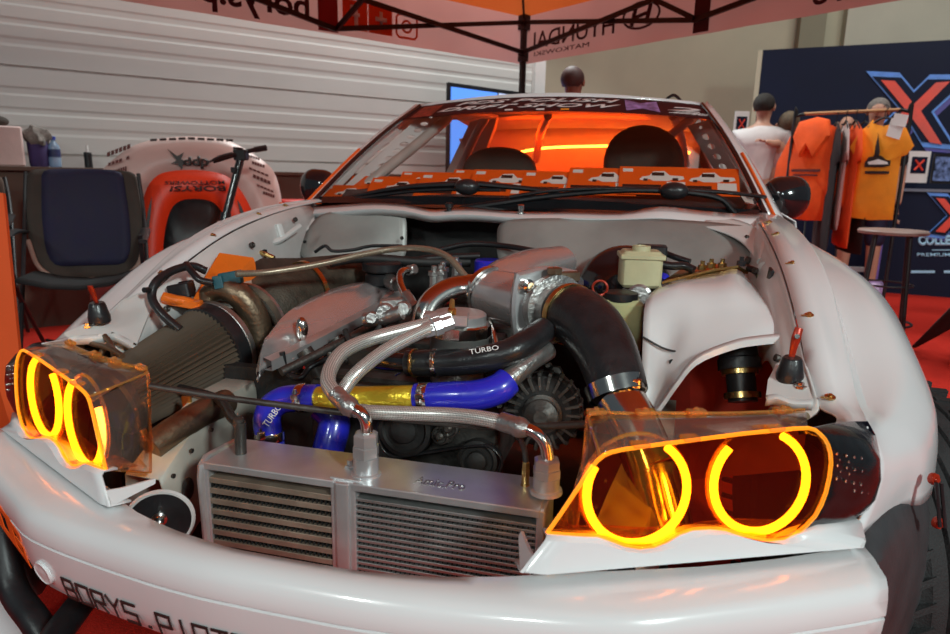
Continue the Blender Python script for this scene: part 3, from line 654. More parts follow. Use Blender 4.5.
g = MB(); g.lathe(at(489, 261, Y=1.1), (0, 0, 1), [(-.04, .04), (0, .04), (.004, .036)], 16); P(g, 'vacuum_cap', m['blue'], eng)
# ---- plenum and throttle body
g = MB(); g.tube(A3([(424, 330, .66), (430, 308, .68), (444, 295, .70), (464, 289, .72), (492, 291, .73)]), [.030, .031, .031, .032, .036], 20); pl = P(g, 'plenum_pipe', m['steel'])
g = MB(); g.tube(A3([(560, 262, 1.04), (530, 270, .92), (508, 283, .80), (500, 296, .73)]), [.05, .058, .066, .066], 22, flat=.85); P(g, 'intake_plenum', m['valve'], pl)
g = MB(); g.tube(A3([(487, 292, .74), (505, 297, .71), (528, 303, .67), (545, 306, .64)]), [.052, .056, .058, .056], 24); P(g, 'throttle_adapter', m['valve'], pl)
def rails(a, b, r, nm, mt, par):
    g = MB(); g.tube(A3([a, b]), r, 8, 4); P(g, nm, m[mt], par)
g = MB(); c = at(489, 293, Y=.735); g.lathe(c, (.7, -.62, -.12), [(-.008, .054), (-.008, .060), (.006, .060), (.006, .054)], 28, cap=False); P(g, 'weld_band', m['steel'], pl, smooth=30)
g = MB(); g.tube(A3([(491, 277, .70), (515, 263, .82), (540, 250, .95)]), .004, 8); P(g, 'plenum_seam', m['steel'], pl)
g = MB(); g.tube(A3([(489, 318, .70), (494, 335, .68), (497, 352, .66)]), .006, 8); P(g, 'plenum_stay', m['steel'], pl)
lettering('plenum_lettering', 'PRO', bil(at(505, 268, Y=.83), at(533, 262, Y=.845), at(537, 257, Y=.88), at(510, 262, Y=.87)), m['paper'], pl, thick=.001)
ta = (at(575, 312, Y=.55)-at(540, 303, Y=.65)).normalized(); tc_ = at(546, 306, Y=.635)
g = MB(); g.lathe(tc_, ta, [(-.010, .060), (-.010, .076), (-.004, .079), (.004, .079), (.010, .074), (.010, .05)], 40, cap=False, sq=.55); tb = P(g, 'throttle_body', m['alu'], pl, smooth=30)
g = MB(); g.lathe(tc_+ta*.010, ta, [(0, .060), (.016, .058), (.018, .066), (.034, .066), (.036, .052), (.06, .052)], 30); P(g, 'throttle_housing', m['cast'], tb, smooth=30)
su = ta.cross(V((0, 0, 1))).normalized(); sv = su.cross(ta)
for a in (40, 140, 220, 320):
    g = MB(); q = tc_+su*(math.cos(rad(a))*.073)+sv*(math.sin(rad(a))*.073); g.lathe(q+ta*.008, ta, [(0, .012), (.022, .012), (.024, .007), (.03, .007), (.03, 0)], 14, cap=False); P(g, 'flange_bolt', m['steel'], tb, smooth=30)
g = MB(); g.lathe(tc_+sv*.062+ta*.03, sv, [(0, .012), (.006, .016), (.016, .016), (.018, .010)], 6); g.box(tc_-su*.03+sv*.060+ta*.028, (.05, .02, .02), su, ta, bev=.004); P(g, 'throttle_sensor', m['bronze'], tb, smooth=25)
el = A3([(566, 313, .585), (579, 318, .555), (593, 330, .52), (605, 350, .482), (614, 374, .445), (620, 394, .42)])
g = MB(); g.tube(el, [.056, .0565, .056, .0535, .050, .047], 28, 8); ib = P(g, 'intake_hose', m['rubber'], smooth=80); ib['label'] = 'thick black rubber bend from throttle body to charge pipe'
ea = (el[1]-el[0]).normalized(); g = MB(); g.lathe(el[0]+ea*.006, ea, [(0, .057), (0, .0595), (.012, .0595), (.012, .057)], 36, cap=False); g.box(el[0]-su*.052-sv*.032+ea*.01, (.018, .03, .016), su, sv, bev=.003); P(g, 'hose_clamp', m['brass'], ib, smooth=30)
a, b = at(614, 383, Y=.431), at(619, 400, Y=.416); g = MB(); ax = (b-a).normalized(); g.lathe(a, ax, [(0, .047), (0, .0512), (.024, .0495), (.024, .046)], 36, cap=False); g.box(a+V((.035, -.03, .012)), (.018, .012, .016), (1, .4, 0), bev=.003); P(g, 'hose_clamp', m['steel'], ib, smooth=30)
g = MB(); g.tube(A3([(619, 399, .415), (634, 425, .385), (650, 465, .35), (662, 510, .32), (672, 560, .29)]), .041, 24); cpp = P(g, 'polished_charge_pipe', m['steel'])
g = MB(); ax = at(655, 478, Y=.343)-at(645, 448, Y=.362); g.lathe(at(651, 465, Y=.352), ax, [(-.004, .041), (0, .0435), (.004, .041)], 30, cap=False); P(g, 'pipe_bead', m['steel'], cpp)
# ---- alternator, pulleys, belt
c = at(543, 412, Y=.49); g = MB(); g.lathe(c, (.05, -1, .12), [(-.09, .062), (-.02, .068), (0, .066), (.012, .052)], 32)
al = P(g, 'alternator', m['dark'], eng, smooth=30)
g = MB(); axv = V((.05, -1, .12)).normalized(); us = axv.cross(V((0, 0, 1))).normalized(); vs_ = us.cross(axv)
for k in range(22):
    a = 2*math.pi*k/22; d = us*math.cos(a)+vs_*math.sin(a); g.box(c+d*.055+axv*.008, (.026, .006, .012), d, axv.cross(d), bev=.0015); g.box(c+d*.069-axv*.02, (.008, .007, .05), d, axv.cross(d), bev=.0015)
g.lathe(c+axv*.012, axv, [(0, .036), (.006, .036), (.008, .030)], 24); g.lathe(c, axv, [(-.03, .071), (-.025, .073), (-.02, .071)], 32, cap=False); P(g, 'alternator_ribs', m['dim'], al, smooth=25)
g = MB(); g.lathe(c+axv*.02, axv, [(0, .026), (.006, .03), (.012, .026), (.018, .03), (.024, .02), (.03, .012)], 20); P(g, 'alternator_pulley', m['dim'], al, smooth=30)
for x, y, r in ((477, 461, .040), (404, 430, .055), (440, 436, .018), (448, 428, .020)):
    g = MB(); q = at(x, y, Y=.48); g.lathe(q, (0, -1, .1), [(-.04, r*.6), (-.02, r), (.0, r*.97), (.002, r*.82), (-.003, r*.75), (-.003, r*.5), (.006, r*.45), (.01, r*.25), (.01, 0)], 28, cap=False); P(g, 'belt_pulley', m['dark'] if r > .03 else m['dim'], eng, smooth=30)
g = MB(); bp = [at(x, y, Y=.485) for x, y in ((385, 408), (378, 432), (392, 455), (430, 452), (462, 447), (490, 446), (502, 462), (490, 482), (470, 484))]; g.tube(bp, .007, 8, 5, flat=.5); P(g, 'drive_belt', m['rubber'], eng)
for x, y, Y, r in ((505, 395, .53, .012), (512, 405, .5, .01), (500, 405, .5, .008), (556, 372, .55, .014), (548, 365, .55, .008), (430, 402, .5, .01)):
    g = MB(); q = at(x, y, Y=Y); g.lathe(q, (.1, -1, .3), [(-.02, r), (0, r), (.003, r*.7), (.012, r*.7), (.012, 0)], 6, cap=False); P(g, 'engine_bolt', m['dim'], eng, smooth=25)
g = MB(); g.box(at(430, 425, Y=.51), (.10, .03, .05), (1, .1, -.2), bev=.01); g.box(at(557, 390, Y=.54), (.05, .04, .04), (1, .2, .5), bev=.01); g.box(at(520, 352, Y=.57), (.06, .05, .05), bev=.012); P(g, 'accessory_bracket', m['dim'], eng, smooth=30)
g = MB(); g.tube(A3([(322, 405, .50), (334, 418, .50), (331, 440, .48), (322, 468, .46)]), .032, 18); P(g, 'silicone_hose', m['blue'])['label'] = 'dark blue rubber hose dropping behind the gold pipe'
g = MB(); g.tube(A3([(266, 446, .38), (270, 456, .38), (274, 470, .38)]), .021, 16); P(g, 'intercooler_stub', m['alu'])
# ---- air filter and turbocharger
fa, fb_ = at(214, 346, Y=.635), at(118, 400, Y=.40)
g = MB(); g.tube([fb_+(fa-fb_)*k/6 for k in range(7)], [.072, .074, .078, .082, .086, .090, .094], 100, raw=True, pleat=1, amp=.0042); af = P(g, 'air_filter', pm('pleated_filter_gauze', (.085, .062, .043), .6, .1, .1, 8, .05), smooth=0)
ax = (fb_-fa).normalized(); g = MB(); g.lathe(fa, ax, [(-.035, .075), (-.03, .098), (-.004, .101), (.012, .100), (.014, .096)], 44); P(g, 'filter_collar', m['rubber'], af, smooth=30)
g = MB(); g.lathe(fa-ax*.022, ax, [(-.012, .0985), (-.010, .1005), (.002, .1015), (.004, .1)], 44, cap=False); P(g, 'hose_clamp', m['cast'], af, smooth=30)
g = MB(); g.lathe(fb_, ax, [(-.004, .076), (.01, .076), (.016, .068), (.018, 0)], 40, cap=False); P(g, 'filter_end_cap', m['rubber'], af, smooth=30)
ti = fa-ax*.04
g = MB(); g.tube(A3([(206, 305, .66), (209, 295, .68), (221, 289, .68), (236, 293, .68), (249, 306, .69), (257, 325, .70), (259, 348, .70), (256, 372, .70), (250, 390, .69)]), [.018, .023, .027, .030, .032, .033, .032, .030, .027], 22); tu = P(g, 'turbocharger', m['bronze'])
g = MB(); g.lathe(ti+ax*.02, -ax, [(0, .062), (.03, .066), (.06, .062), (.09, .05), (.15, .045)], 32); P(g, 'compressor_cover', m['bronze'], tu)
g = MB(); a, b = at(243, 300, Y=.71), at(266, 340, Y=.73); g.lathe((a+b)/2, ax, [(-.012, .07), (-.012, .092), (-.004, .092), (-.004, .07)], 36, cap=False); P(g, 'turbo_v_band', m['cast'], tu, smooth=30)
g = MB(); g.box(at(231, 278, Y=.68), (.05, .03, .03), (1, .4, .2), bev=.004); g.box(at(219, 282, Y=.66), (.022, .024, .03), (1, .4, .2), bev=.003); P(g, 'sensor_plug', pm('teal_plastic', (.02, .10, .13), .4), tu, smooth=30)
g = MB(); g.tube(A3([(258, 318, .80), (275, 305, .84), (300, 295, .92), (330, 284, 1.02), (375, 268, 1.16)]), [.088, .090, .085, .066, .055], 26); ht = P(g, 'turbine_heat_jacket', m['wrap'], smooth=60)
g = MB(); q = at(308, 292, Y=.94); ax2 = at(340, 280, Y=1.04)-at(290, 298, Y=.88); g.lathe(q, ax2, [(-.006, .083), (-.006, .0865), (.006, .0865), (.006, .083)], 32, cap=False); P(g, 'jacket_clamp', m['brass'], ht, smooth=30)
g = MB(); g.prism(A3([(232, 274, .80), (262, 258, .88), (300, 258, 1.0), (345, 254, 1.14), (330, 266, 1.04), (285, 276, .90), (240, 288, .80)]), (0, .01, -.05)); P(g, 'heat_cover', m['brown'], smooth=30)
g = MB(); g.tube(A3([(240, 285, .76), (243, 297, .755), (247, 310, .75)]), .009, 10); P(g, 'oil_feed_hose', m['braid'])
g = MB(); g.prism([at(204, 277, X=-.628), at(219, 252, X=-.632), at(254, 257, X=-.54), at(256, 263, X=-.54), at(234, 278, X=-.565)], (0, .005, -.06)); ot = P(g, 'coolant_header_tank', m['orange'], smooth=0, bev=.004)
g = MB()
for x, y, Y in ((241, 253, .97), (252, 251, 1.0), (262, 254, 1.02)): g.lathe(at(x, y, Y=Y), (0, 0, 1), [(-.02, .012), (0, .012), (.002, .015), (.012, .015), (.014, .008), (.014, 0)], 10, cap=False)
P(g, 'tank_caps', m['black'], ot, smooth=30)['label'] = 'row of black caps'
g = MB(); g.tube(A3([(250, 252, 1.0), (262, 253, 1.0), (274, 258, 1.0)]), .007, 8); P(g, 'tank_pipe', m['brass'], ot)
g = MB(); g.tube(A3([(163, 297, .60), (176, 300, .61), (190, 303, .62), (202, 311, .62)]), .012, 12); g.box(at(182, 302, Y=.62), (.09, .03, .018), (1, .1, -.12), bev=.004); g.prism([at(206, 276, X=-.625), at(216, 290, X=-.60), at(204, 308, X=-.58), at(192, 301, X=-.60)], (0, .01, -.01)); P(g, 'orange_bracket', m['orange'], smooth=30)
g = MB(); g.box(at(181, 291, Y=.64), (.05, .04, .035), (1, .3, .2), bev=.006); g.box(at(187, 287, Y=.66), (.03, .03, .03), (1, .3, .2), bev=.006); P(g, 'relay', m['black'], smooth=30)
for pts, r in (([tuple(at(x, y, X=X_))+() for x, y, X_ in ((180, 330, -.56), (162, 314, -.60), (152, 298, -.632), (156, 282, -.636), (172, 271, -.636), (192, 266, -.62), (206, 271, -.60))], .0095), ([tuple(at(x, y, X=X_)) for x, y, X_ in ((186, 264, -.63), (192, 272, -.60), (200, 280, -.575), (213, 283, -.55))], .008), ([tuple(at(x, y, X=-.636)) for x, y in ((153, 292), (148, 290), (144, 290))], .006)):
    g = MB(); g.tube(pts, r, 12); P(g, 'rubber_hose', m['rubber'])
g = MB(); g.tube(A3([(258, 378, .68), (268, 385, .68), (262, 400, .66)]), .012, 10); g.tube(A3([(170, 395, .62), (200, 392, .64), (238, 398, .66)]), .03, 12); P(g, 'oil_drain_hose', m['dark'])
# ---- slam bar between the lamps
g = MB(); g.tube(A3([(150, 386, .20), (220, 397, .235), (330, 411, .27), (420, 421, .285), (500, 427, .285), (590, 424, .24)]), .0055, 10, 6); P(g, 'front_slam_bar', m['dim'])
# ---- chassis legs
for s in (1, -1):
    g = MB(); T = [V((.345, .20, .545)), V((.365, .30, .575)), V((.395, .46, .60)), V((.41, .72, .60))]
    g.grid([[mir(p+V((0, 0, -.17)), -s) for p in T], [mir(p+V((0, 0, -.02)), -s) for p in T], [mir(p+V((.006, 0, 0)), -s) for p in T], [mir(p+V((.075, 0, .0)), -s) for p in T], [mir(p+V((.08, 0, -.17)), -s) for p in T]])
    cl = P(g, 'chassis_leg', m['cream'], smooth=40, solid=.003, bev=0)
    g = MB(); g.ell(mir(V((.347, .262, .50)), -s), (.007, .013, .021), seg=14); P(g, 'grommet', m['rubber'], cl)
    for yy, zz in ((.23, .538), (.29, .558), (.36, .57)):
        g = MB(); q = V((.345+.13*(yy-.2), yy, zz)); g.lathe(mir(q, -s), (s, 0, 0), [(-.002, .004), (.002, .004), (.002, .002), (.001, .0)], 12, cap=False); P(g, 'spot_hole', m['dim'], cl)
    g = MB(); q = V((.318, .155, .50)); g.lathe(mir(q, -s), (s*.6, -.8, 0), [(-.006, 0), (-.006, .05), (.0, .053), (.004, .05)], 36, cap=False); g.lathe(mir(q, -s), (s*.6, -.8, 0), [(.004, .05), (.004, .047)], 36, cap=False); bpn = P(g, 'bumper_mount_plate', m['bay'], smooth=30)
    g = MB(); g.lathe(mir(q, -s), (s*.6, -.8, 0), [(.0045, .047), (.0045, 0)], 36, cap=False); P(g, 'mount_rubber', m['black'], bpn)
    g = MB(); g.lathe(mir(q+V((.0, 0, .005)), -s), (s*.6, -.8, 0), [(.004, .012), (.008, .012), (.010, .008), (.024, .007), (.026, .004), (.036, .004), (.036, 0)], 12, cap=False); P(g, 'mount_stud', m['steel'], bpn, smooth=30)
g = MB(); g.tube(A3([(150, 448, .25), (175, 430, .30), (200, 414, .36), (226, 402, .44)]), .026, 18); P(g, 'intercooler_pipe', m['bronze'])['label'] = 'bare metal pipe above the left chassis leg'
g = MB(); g.box(at(187, 403, Y=.42), (.02, .006, .03), (1, .2, 0), bev=.002); P(g, 'amber_tab', m['brass'])
# ---- inner aprons (both sides) under the fender gutters
for s in (1, -1):
    g = MB(); rows = []
    for Y, dp in ((.45, .055), (.55, .062), (.63, .075), (.72, .12), (.82, .22), (.92, .36), (1.05, .4), (1.2, .4), (1.38, .4)):
        q = fender_at(Y, 0); w_ = .055+.02*math.sin(Y*9); z = q.z
        rows.append([mir(p, s) for p in (q+V((0, 0, -.003)), q+V((-.004, 0, -.016)), q+V((-.022, 0, -.028)), q+V((-.024-w_*.08, 0, -.028-(dp-.028)*.2)), q+V((-.028-w_*.1, .005, -.028-(dp-.028)*.4)), q+V((-.03-w_*.1, .01, -.028-(dp-.028)*.7)), q+V((-.03, .01, -dp)))])
    g.grid(rows); ap = P(g, 'inner_wing', m['bay'], smooth=60, sub=1, solid=.004)
    for Y, dz, r in ((.60, -.040, .007), (.95, -.05, .008), (1.12, -.07, .010), (1.2, -.03, .007)):
        q = fender_at(Y, 0)+V((-.036, 0, dz)); g = MB(); g.lathe(mir(q, s), (-s, -.3, .3), [(-.004, r), (.003, r), (.004, r*.6), (.001, 0)], 14, cap=False); P(g, 'panel_plug', m['dim'], ap, smooth=30)
    # latch bracket, cup and handle
    g = MB()
    if s == 1:
        br_ = A3([(776, 364, .51), (792, 358, .52), (802, 362, .50), (808, 380, .455), (813, 399, .42), (793, 399, .415), (777, 394, .425), (766, 395, .43), (768, 380, .465)]); fr_ = br_[4:8]
    else:
        br_ = [at(x, y, X=X_) for x, y, X_ in ((64, 333, -.688), (89, 322, -.684), (108, 314, -.682), (122, 300, -.682), (145, 290, -.680), (152, 306, -.655), (141, 333, -.628), (137, 344, -.618), (113, 332, -.645), (102, 334, -.652), (70, 336, -.686))]; fr_ = br_[7:]
    g.prism(br_, V((0, 0, -.005))); lp_ = catmull(fr_, 4); g.grid([lp_, [p+V((0, -.006, -.006)) for p in lp_], [p+V((0, -.002, -.018)) for p in lp_]])
    kb = P(g, 'latch_bracket', m['bay'], ap, smooth=40, solid=.002)
    c = at(790, 374, Y=.47) if s == 1 else at(99, 316, X=-.674)
    g = MB(); g.lathe(c, (0, -.1, 1), [(-.012, .021), (0, .021), (.004, .020), (.026, .0155), (.029, .013), (.029, 0)], 24, cap=False); ku = P(g, 'latch_cup', m['rubber'], kb, smooth=30)
    g = MB()
    hp = A3([(791, 360, .47), (793, 350, .47), (796, 338, .47), (799, 328, .475)]) if s == 1 else [at(x, y, X=-.674) for x, y in ((97, 304), (95, 298), (92, 291), (90, 286))]
    g.tube(hp, [.0045, .0055, .0075, .0065], 10, 5, flat=.55); hh = P(g, 'latch_handle', m['redhandle'], ku)
    if s == 1: g = MB(); g.lathe(hp[2]+V((0, -.006, .004)), (-.1, -1, .2), [(0, .004), (.003, .004), (.003, 0)], 10, cap=False); P(g, 'latch_rivet', m['steel'], hh)
    g = MB(); q = (at(800, 386, Y=.445) if s == 1 else at(87, 326, X=-.682)); g.lathe(q, (0, 0, 1), [(-.003, .010), (.001, .010), (.002, .006), (.006, .006), (.007, 0)], 6, cap=False); P(g, 'bracket_bolt', m['steel'], kb, smooth=25)
# wadding of wiring behind each lamp, seen under the bracket
for s, pts in ((1, [[(772, 402, .42), (780, 410, .40), (795, 412, .38), (808, 408, .36)], [(786, 400, .42), (793, 408, .38), (799, 414, .36)]]), (-1, [[(78, 332, .42), (92, 338, .40), (108, 342, .38), (122, 350, .36)], [(98, 352, .38), (106, 340, .40), (116, 346, .38)], [(104, 330, .42), (110, 338, .41), (114, 352, .39)]])):
    for q in pts: g = MB(); g.tube([p+V((0, 0, -.012)) for p in A3(q)], .0055, 10); P(g, 'lamp_wiring', m['bronze'])  # bronze tone stands in for golden lamp light falling on the wiring
# ---- left-hand (driver) strut tower
C_ = [((662, 284), (646, 300), (643, 337), (642, 372), (641, 412)), ((690, 278), (670, 291), (666, 340), (661, 375), (655, 412)), ((705, 275), (690, 290), (687, 325), (682, 352), (675, 385)), ((720, 272), (711, 289), (709, 318), (703, 340), (696, 360)),
      ((737, 269), (735, 287), (735, 312), (734, 330), (731, 345)), ((752, 282), (757, 296), (761, 312), (760, 325), (757, 340)), ((766, 298), (773, 308), (781, 318), (782, 326), (783, 338)), ((776, 306), (784, 315), (792, 322), (796, 328), (800, 340))]
YR = (.95, .80, .73, .69, .66)
g = MB(); rows = [catmull([at(q[0], q[1], Y=Y) for q, Y in zip(c, YR)], 3) for c in C_]
cols = list(zip(*rows)); g.grid([catmull(c, 3) for c in cols])
sw = P(g, 'strut_tower', m['white'], smooth=80, solid=.006)
g = MB(); lip = catmull([rows[i][-1] for i in range(8)], 4); g.grid([[p+V((0, -.004, .008)) for p in lip], [p+V((0, -.012, .004)) for p in lip], [p+V((0, -.012, -.006)) for p in lip], [p+V((0, .02, -.01)) for p in lip]]); P(g, 'arch_lip', m['white'], sw, smooth=60, solid=.002)
g = MB(); g.tube(A3([(643, 337, .725), (663, 348, .712), (680, 352, .70), (694, 351, .69)]), .0022, 6); P(g, 'panel_seam', m['flare'], sw)
g = MB(); g.lathe(at(672, 362, Y=.695), (-.2, -1, .2), [(0, .006), (.002, .006), (.002, 0)], 12, cap=False); P(g, 'spot_hole', m['dark'], sw)
g = MB(); top = A3([(662, 284, .93), (690, 277, .95), (715, 271, .97), (738, 268, .97), (748, 274, 1.0), (715, 266, 1.06), (680, 272, 1.03)]); g.prism(top, (0, 0, .006)); P(g, 'tower_top_plate', m['brass'], sw, smooth=0)
for x, y in ((702, 270), (711, 268), (722, 268), (741, 266)):
    g = MB(); g.lathe(at(x, y, Y=1.0), (0, 0, 1), [(0, .010), (.012, .010), (.013, .005), (.022, .005), (.022, 0)], 6, cap=False); P(g, 'tower_nut', m['brass'] if x < 730 else m['black'], sw, smooth=25)
g = MB(); g.tube(A3([(748, 268, 1.0), (757, 272, .98), (762, 282, .95), (768, 294, .93), (775, 300, .92)]), .008, 10); P(g, 'brake_hose', m['rubber'], sw)
g = MB(); wl = A3([(660, 420, .95), (690, 360, 1.0), (740, 330, 1.02), (800, 330, .95), (812, 400, .80), (800, 470, .72), (690, 480, .80)]); g.prism(wl, (0, .012, 0)); P(g, 'arch_carpet_standin', m['arch'], smooth=0)['label'] = 'dark red panel added inside the wheel arch for the shaded carpet'  # added panel, its dark red stands for the shaded carpet under the car
c = at(738, 352, Y=.74); b_ = at(743, 402, Y=.70); ax = (b_-c).normalized(); L = (b_-c).length; g = MB()
g.lathe(c, ax, [(-.02, .036), (L*.12, .038), (L*.15, .042), (L*.36, .042), (L*.38, .028), (L, .028)], 24); cs = P(g, 'coilover_strut', m['black'], smooth=30)
for t in (.38, .86): g = MB(); g.lathe(c+ax*(L*t), ax, [(-.004, .030), (-.004, .036), (.008, .036), (.008, .030)], 18, cap=False); P(g, 'spring_collar', m['brass'], cs, smooth=30)
# mirrored tower on the turbo side (mostly hidden)
g = MB(); g.lathe((-.60, .84, .58), (0, .05, 1), [(0, .16), (.12, .155), (.18, .13), (.2, .08)], 28); P(g, 'strut_tower', m['cream'], smooth=40)
# inner wing detail on the driver side: bracket, slot and bolts
g = MB(); g.box(at(770, 276, Y=.86), (.006, .02, .034), (1, .2, 0), (0, 1, .3), bev=.002); P(g, 'rubber_pad', m['rubber'])
g = MB(); g.tube(A3([(771, 251, 1.0), (778, 257, .95), (785, 264, .90)]), .004, 6); P(g, 'bonnet_prop_slot', m['black'])
g = MB(); g.box(at(766, 228, Y=1.30), (.05, .02, .035), (1, .5, 0), bev=.004); g.box(at(764, 235, Y=1.25), (.06, .05, .012), (1, .5, 0), bev=.003); P(g, 'hinge_bracket', m['bay'], smooth=30); g = MB(); g.tube(A3([(762, 262, 1.0), (764, 250, 1.05), (768, 240, 1.12)]), .012, 10); P(g, 'hinge_arm', m['bay'], smooth=30); g = MB(); g.lathe(at(765, 270, Y=.95), (-.8, -.6, .1), [(0, .018), (.006, .018), (.008, .008), (.008, 0)], 16, cap=False); P(g, 'hinge_bolt', m['bay'], smooth=30)
g = MB(); g.box(at(278, 233, Y=1.12), (.05, .02, .05), (1, -.6, .3), bev=.005); P(g, 'hinge_bracket', m['bay'], smooth=30); g = MB(); g.tube(A3([(262, 245, 1.05), (280, 240, 1.1), (300, 226, 1.18)]), .009, 8); P(g, 'hinge_arm', m['bay'], smooth=30)
# ---- brake booster, reservoir, bottles
c = at(624, 292, Y=1.10); g = MB(); ax = V((-.05, -1, .1)); g.lathe(c, ax, [(-.12, .10), (-.03, .122), (0, .122), (.02, .11), (.035, .07), (.06, .05), (.06, 0)], 40, cap=False); bo = P(g, 'brake_booster', m['blackgloss'], smooth=40)
g = MB(); g.tube([c+V((.01, -.05, -.005)), c+V((.012, -.22, .01))], .026, 16, 3); g.lathe(at(639, 296, Y=.90), (-.1, -1, .15), [(-.03, .028), (.0, .028), (.003, .022), (.006, .022), (.006, .005), (.009, 0)], 18, cap=False); P(g, 'master_cylinder', m['cast'], bo, smooth=30)
g = MB(); q = at(640, 268, Y=.96); g.box(q, (.095, .085, .085), (1, .15, 0), bev=.014); g.box(q+V((0, 0, .03)), (.103, .092, .012), (1, .15, 0), bev=.004); rs = P(g, 'fluid_reservoir', m['tank'], smooth=30)
g = MB(); g.lathe(q+V((.0, -.01, .042)), (0, 0, 1), [(0, .022), (.012, .021), (.013, .014), (.008, .012), (.008, 0)], 20, cap=False); P(g, 'reservoir_cap', m['tank'], rs, smooth=30)
g = MB(); g.box(at(651, 256, Y=1.04), (.075, .05, .055), bev=.008); P(g, 'relay_box', m['black'])
q = at(618, 325, Y=.86); g = MB(); g.box(q, (.105, .08, .125), (1, .1, 0), (-.1, 1, 0), bev=.02); wb = P(g, 'washer_bottle', m['bottle'], smooth=40)
g = MB(); g.lathe(q+V((0, 0, .06)), (0, 0, 1), [(0, .04), (.016, .04), (.018, .034), (.018, 0)], 24, cap=False); P(g, 'bottle_cap', m['black'], wb, smooth=30)
g = MB(); cc = at(600, 288, Y=.84); g.tube([cc+V((.0165*math.cos(a*math.pi/10), 0, .0165*math.sin(a*math.pi/10))) for a in range(21)], .0028, 8, raw=True); g.tube([cc+V((-.004, 0, -.017)), cc+V((-.006, .01, -.06))], .004, 8, 2); P(g, 'dipstick_ring', m['redhandle'])
for pts, r, mt in (([(622, 348, .82), (624, 340, .82), (622, 334, .83)], .016, 'blue'), ([(640, 318, .93), (640, 325, .93), (636, 335, .92)], .02, 'blue'), ([(665, 276, .99), (662, 281, .98)], .012, 'blue'), ([(628, 352, .80), (636, 362, .74), (642, 380, .72)], .012, 'dim'), ([(600, 345, .74), (612, 358, .72), (630, 372, .70), (640, 392, .68)], .008, 'dim'), ([(652, 262, 1.0), (670, 266, 1.0), (684, 266, 1.0), (694, 270, .99)], .010, 'rubber'), ([(580, 290, 1.0), (592, 300, .95), (596, 318, .9), (594, 345, .85)], .012, 'dark'), ([(655, 248, 1.15), (672, 256, 1.12), (690, 262, 1.1)], .008, 'rubber')):
    g = MB(); g.tube(A3(pts), r, 12); P(g, 'blue_hose' if mt == 'blue' else 'bay_hose', m[mt])
g = MB()
for k in range(5): g.lathe(at(628+k*3, 356+k*6, Y=.74), (.4, -1, .3), [(-.01, .012), (.006, .012), (.008, .006), (.014, .006), (.014, 0)], 8, cap=False)
P(g, 'steering_joint', m['cast'], smooth=25)
# ---- bulkhead, heat shields, cowl lip
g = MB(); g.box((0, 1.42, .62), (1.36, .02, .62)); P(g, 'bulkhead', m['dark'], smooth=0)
g = MB(); g.grid([A3([(300, 262, 1.22), (340, 262, 1.24), (380, 262, 1.26), (406, 262, 1.27)]), A3([(298, 246, 1.24), (340, 248, 1.25), (380, 246, 1.27), (407, 246, 1.28)]), A3([(308, 230, 1.30), (340, 224, 1.31), (375, 226, 1.29), (407, 228, 1.29)]), A3([(318, 214, 1.34), (345, 210, 1.33), (378, 208, 1.31), (406, 208, 1.31)])])
hs = P(g, 'heat_shield', m['shield'], sub=2, smooth=60, solid=.003); hs['label'] = 'grey shield on the turbo side of the bulkhead'
for x, y in ((305, 242), (312, 246), (402, 238)): g = MB(); g.lathe(at(x, y, Y=1.255), (0, -1, .2), [(0, .006), (.004, .005), (.004, 0)], 10, cap=False); P(g, 'shield_bolt', m['dark'], hs)
g = MB(); g.grid([A3([(497, 262, 1.17), (530, 276, 1.14), (570, 284, 1.12), (600, 292, 1.12), (640, 284, 1.14), (690, 282, 1.15), (730, 286, 1.12), (752, 294, 1.05)]), A3([(497, 250, 1.20), (530, 256, 1.17), (570, 262, 1.18), (600, 268, 1.17), (640, 262, 1.19), (690, 258, 1.2), (730, 262, 1.17), (756, 270, 1.1)]),
    A3([(497, 236, 1.24), (530, 236, 1.20), (570, 238, 1.24), (600, 236, 1.25), (640, 234, 1.24), (690, 236, 1.24), (730, 240, 1.22), (755, 246, 1.18)]), A3([(497, 220, 1.28), (530, 218, 1.25), (570, 218, 1.29), (600, 219, 1.29), (640, 218, 1.30), (690, 220, 1.30), (735, 224, 1.29), (760, 228, 1.28)])])
hs = P(g, 'heat_shield', m['shield'], sub=2, smooth=60, solid=.003); hs['label'] = 'wide grey shield on the brake side of the bulkhead'
g = MB(); ev = [(298, 214, 1.40), (320, 213, 1.35), (345, 211, 1.31), (375, 209, 1.29), (405, 211, 1.28), (430, 216, 1.27), (450, 215, 1.27), (475, 215, 1.27), (520, 218, 1.27), (570, 218, 1.28), (620, 219, 1.29), (660, 218, 1.30), (700, 222, 1.31), (735, 225, 1.32), (762, 226, 1.36)]
e0 = catmull(A3(ev), 3); e1 = catmull(A3([(x, y-3.2-(2.5 if x > 640 else 0), Y+.02) for x, y, Y in ev]), 3); e2 = catmull(A3([(x, y-6.5-(5 if x > 640 else 0), Y+.07) for x, y, Y in ev]), 3)
g.grid([[p+V((0, .01, -.02)) for p in e0], e0, e1, e2]); cw = P(g, 'cowl_lip', m['white'], smooth=60, solid=.003)
for x, y in ((449, 213), (521, 215)):
    g = MB(); q = at(x, y, Y=1.31); k = .8 if x > 500 else 1.; g.lathe(q, (0, 0, 1), [(0, .018*k), (.006, .017*k), (.007, .008), (.016, .008), (.017, .013*k), (.028, .013*k), (.032, .008), (.032, 0)], 14, cap=False); P(g, 'bonnet_pin', m['steel'] if x > 500 else m['black'], cw, smooth=30)
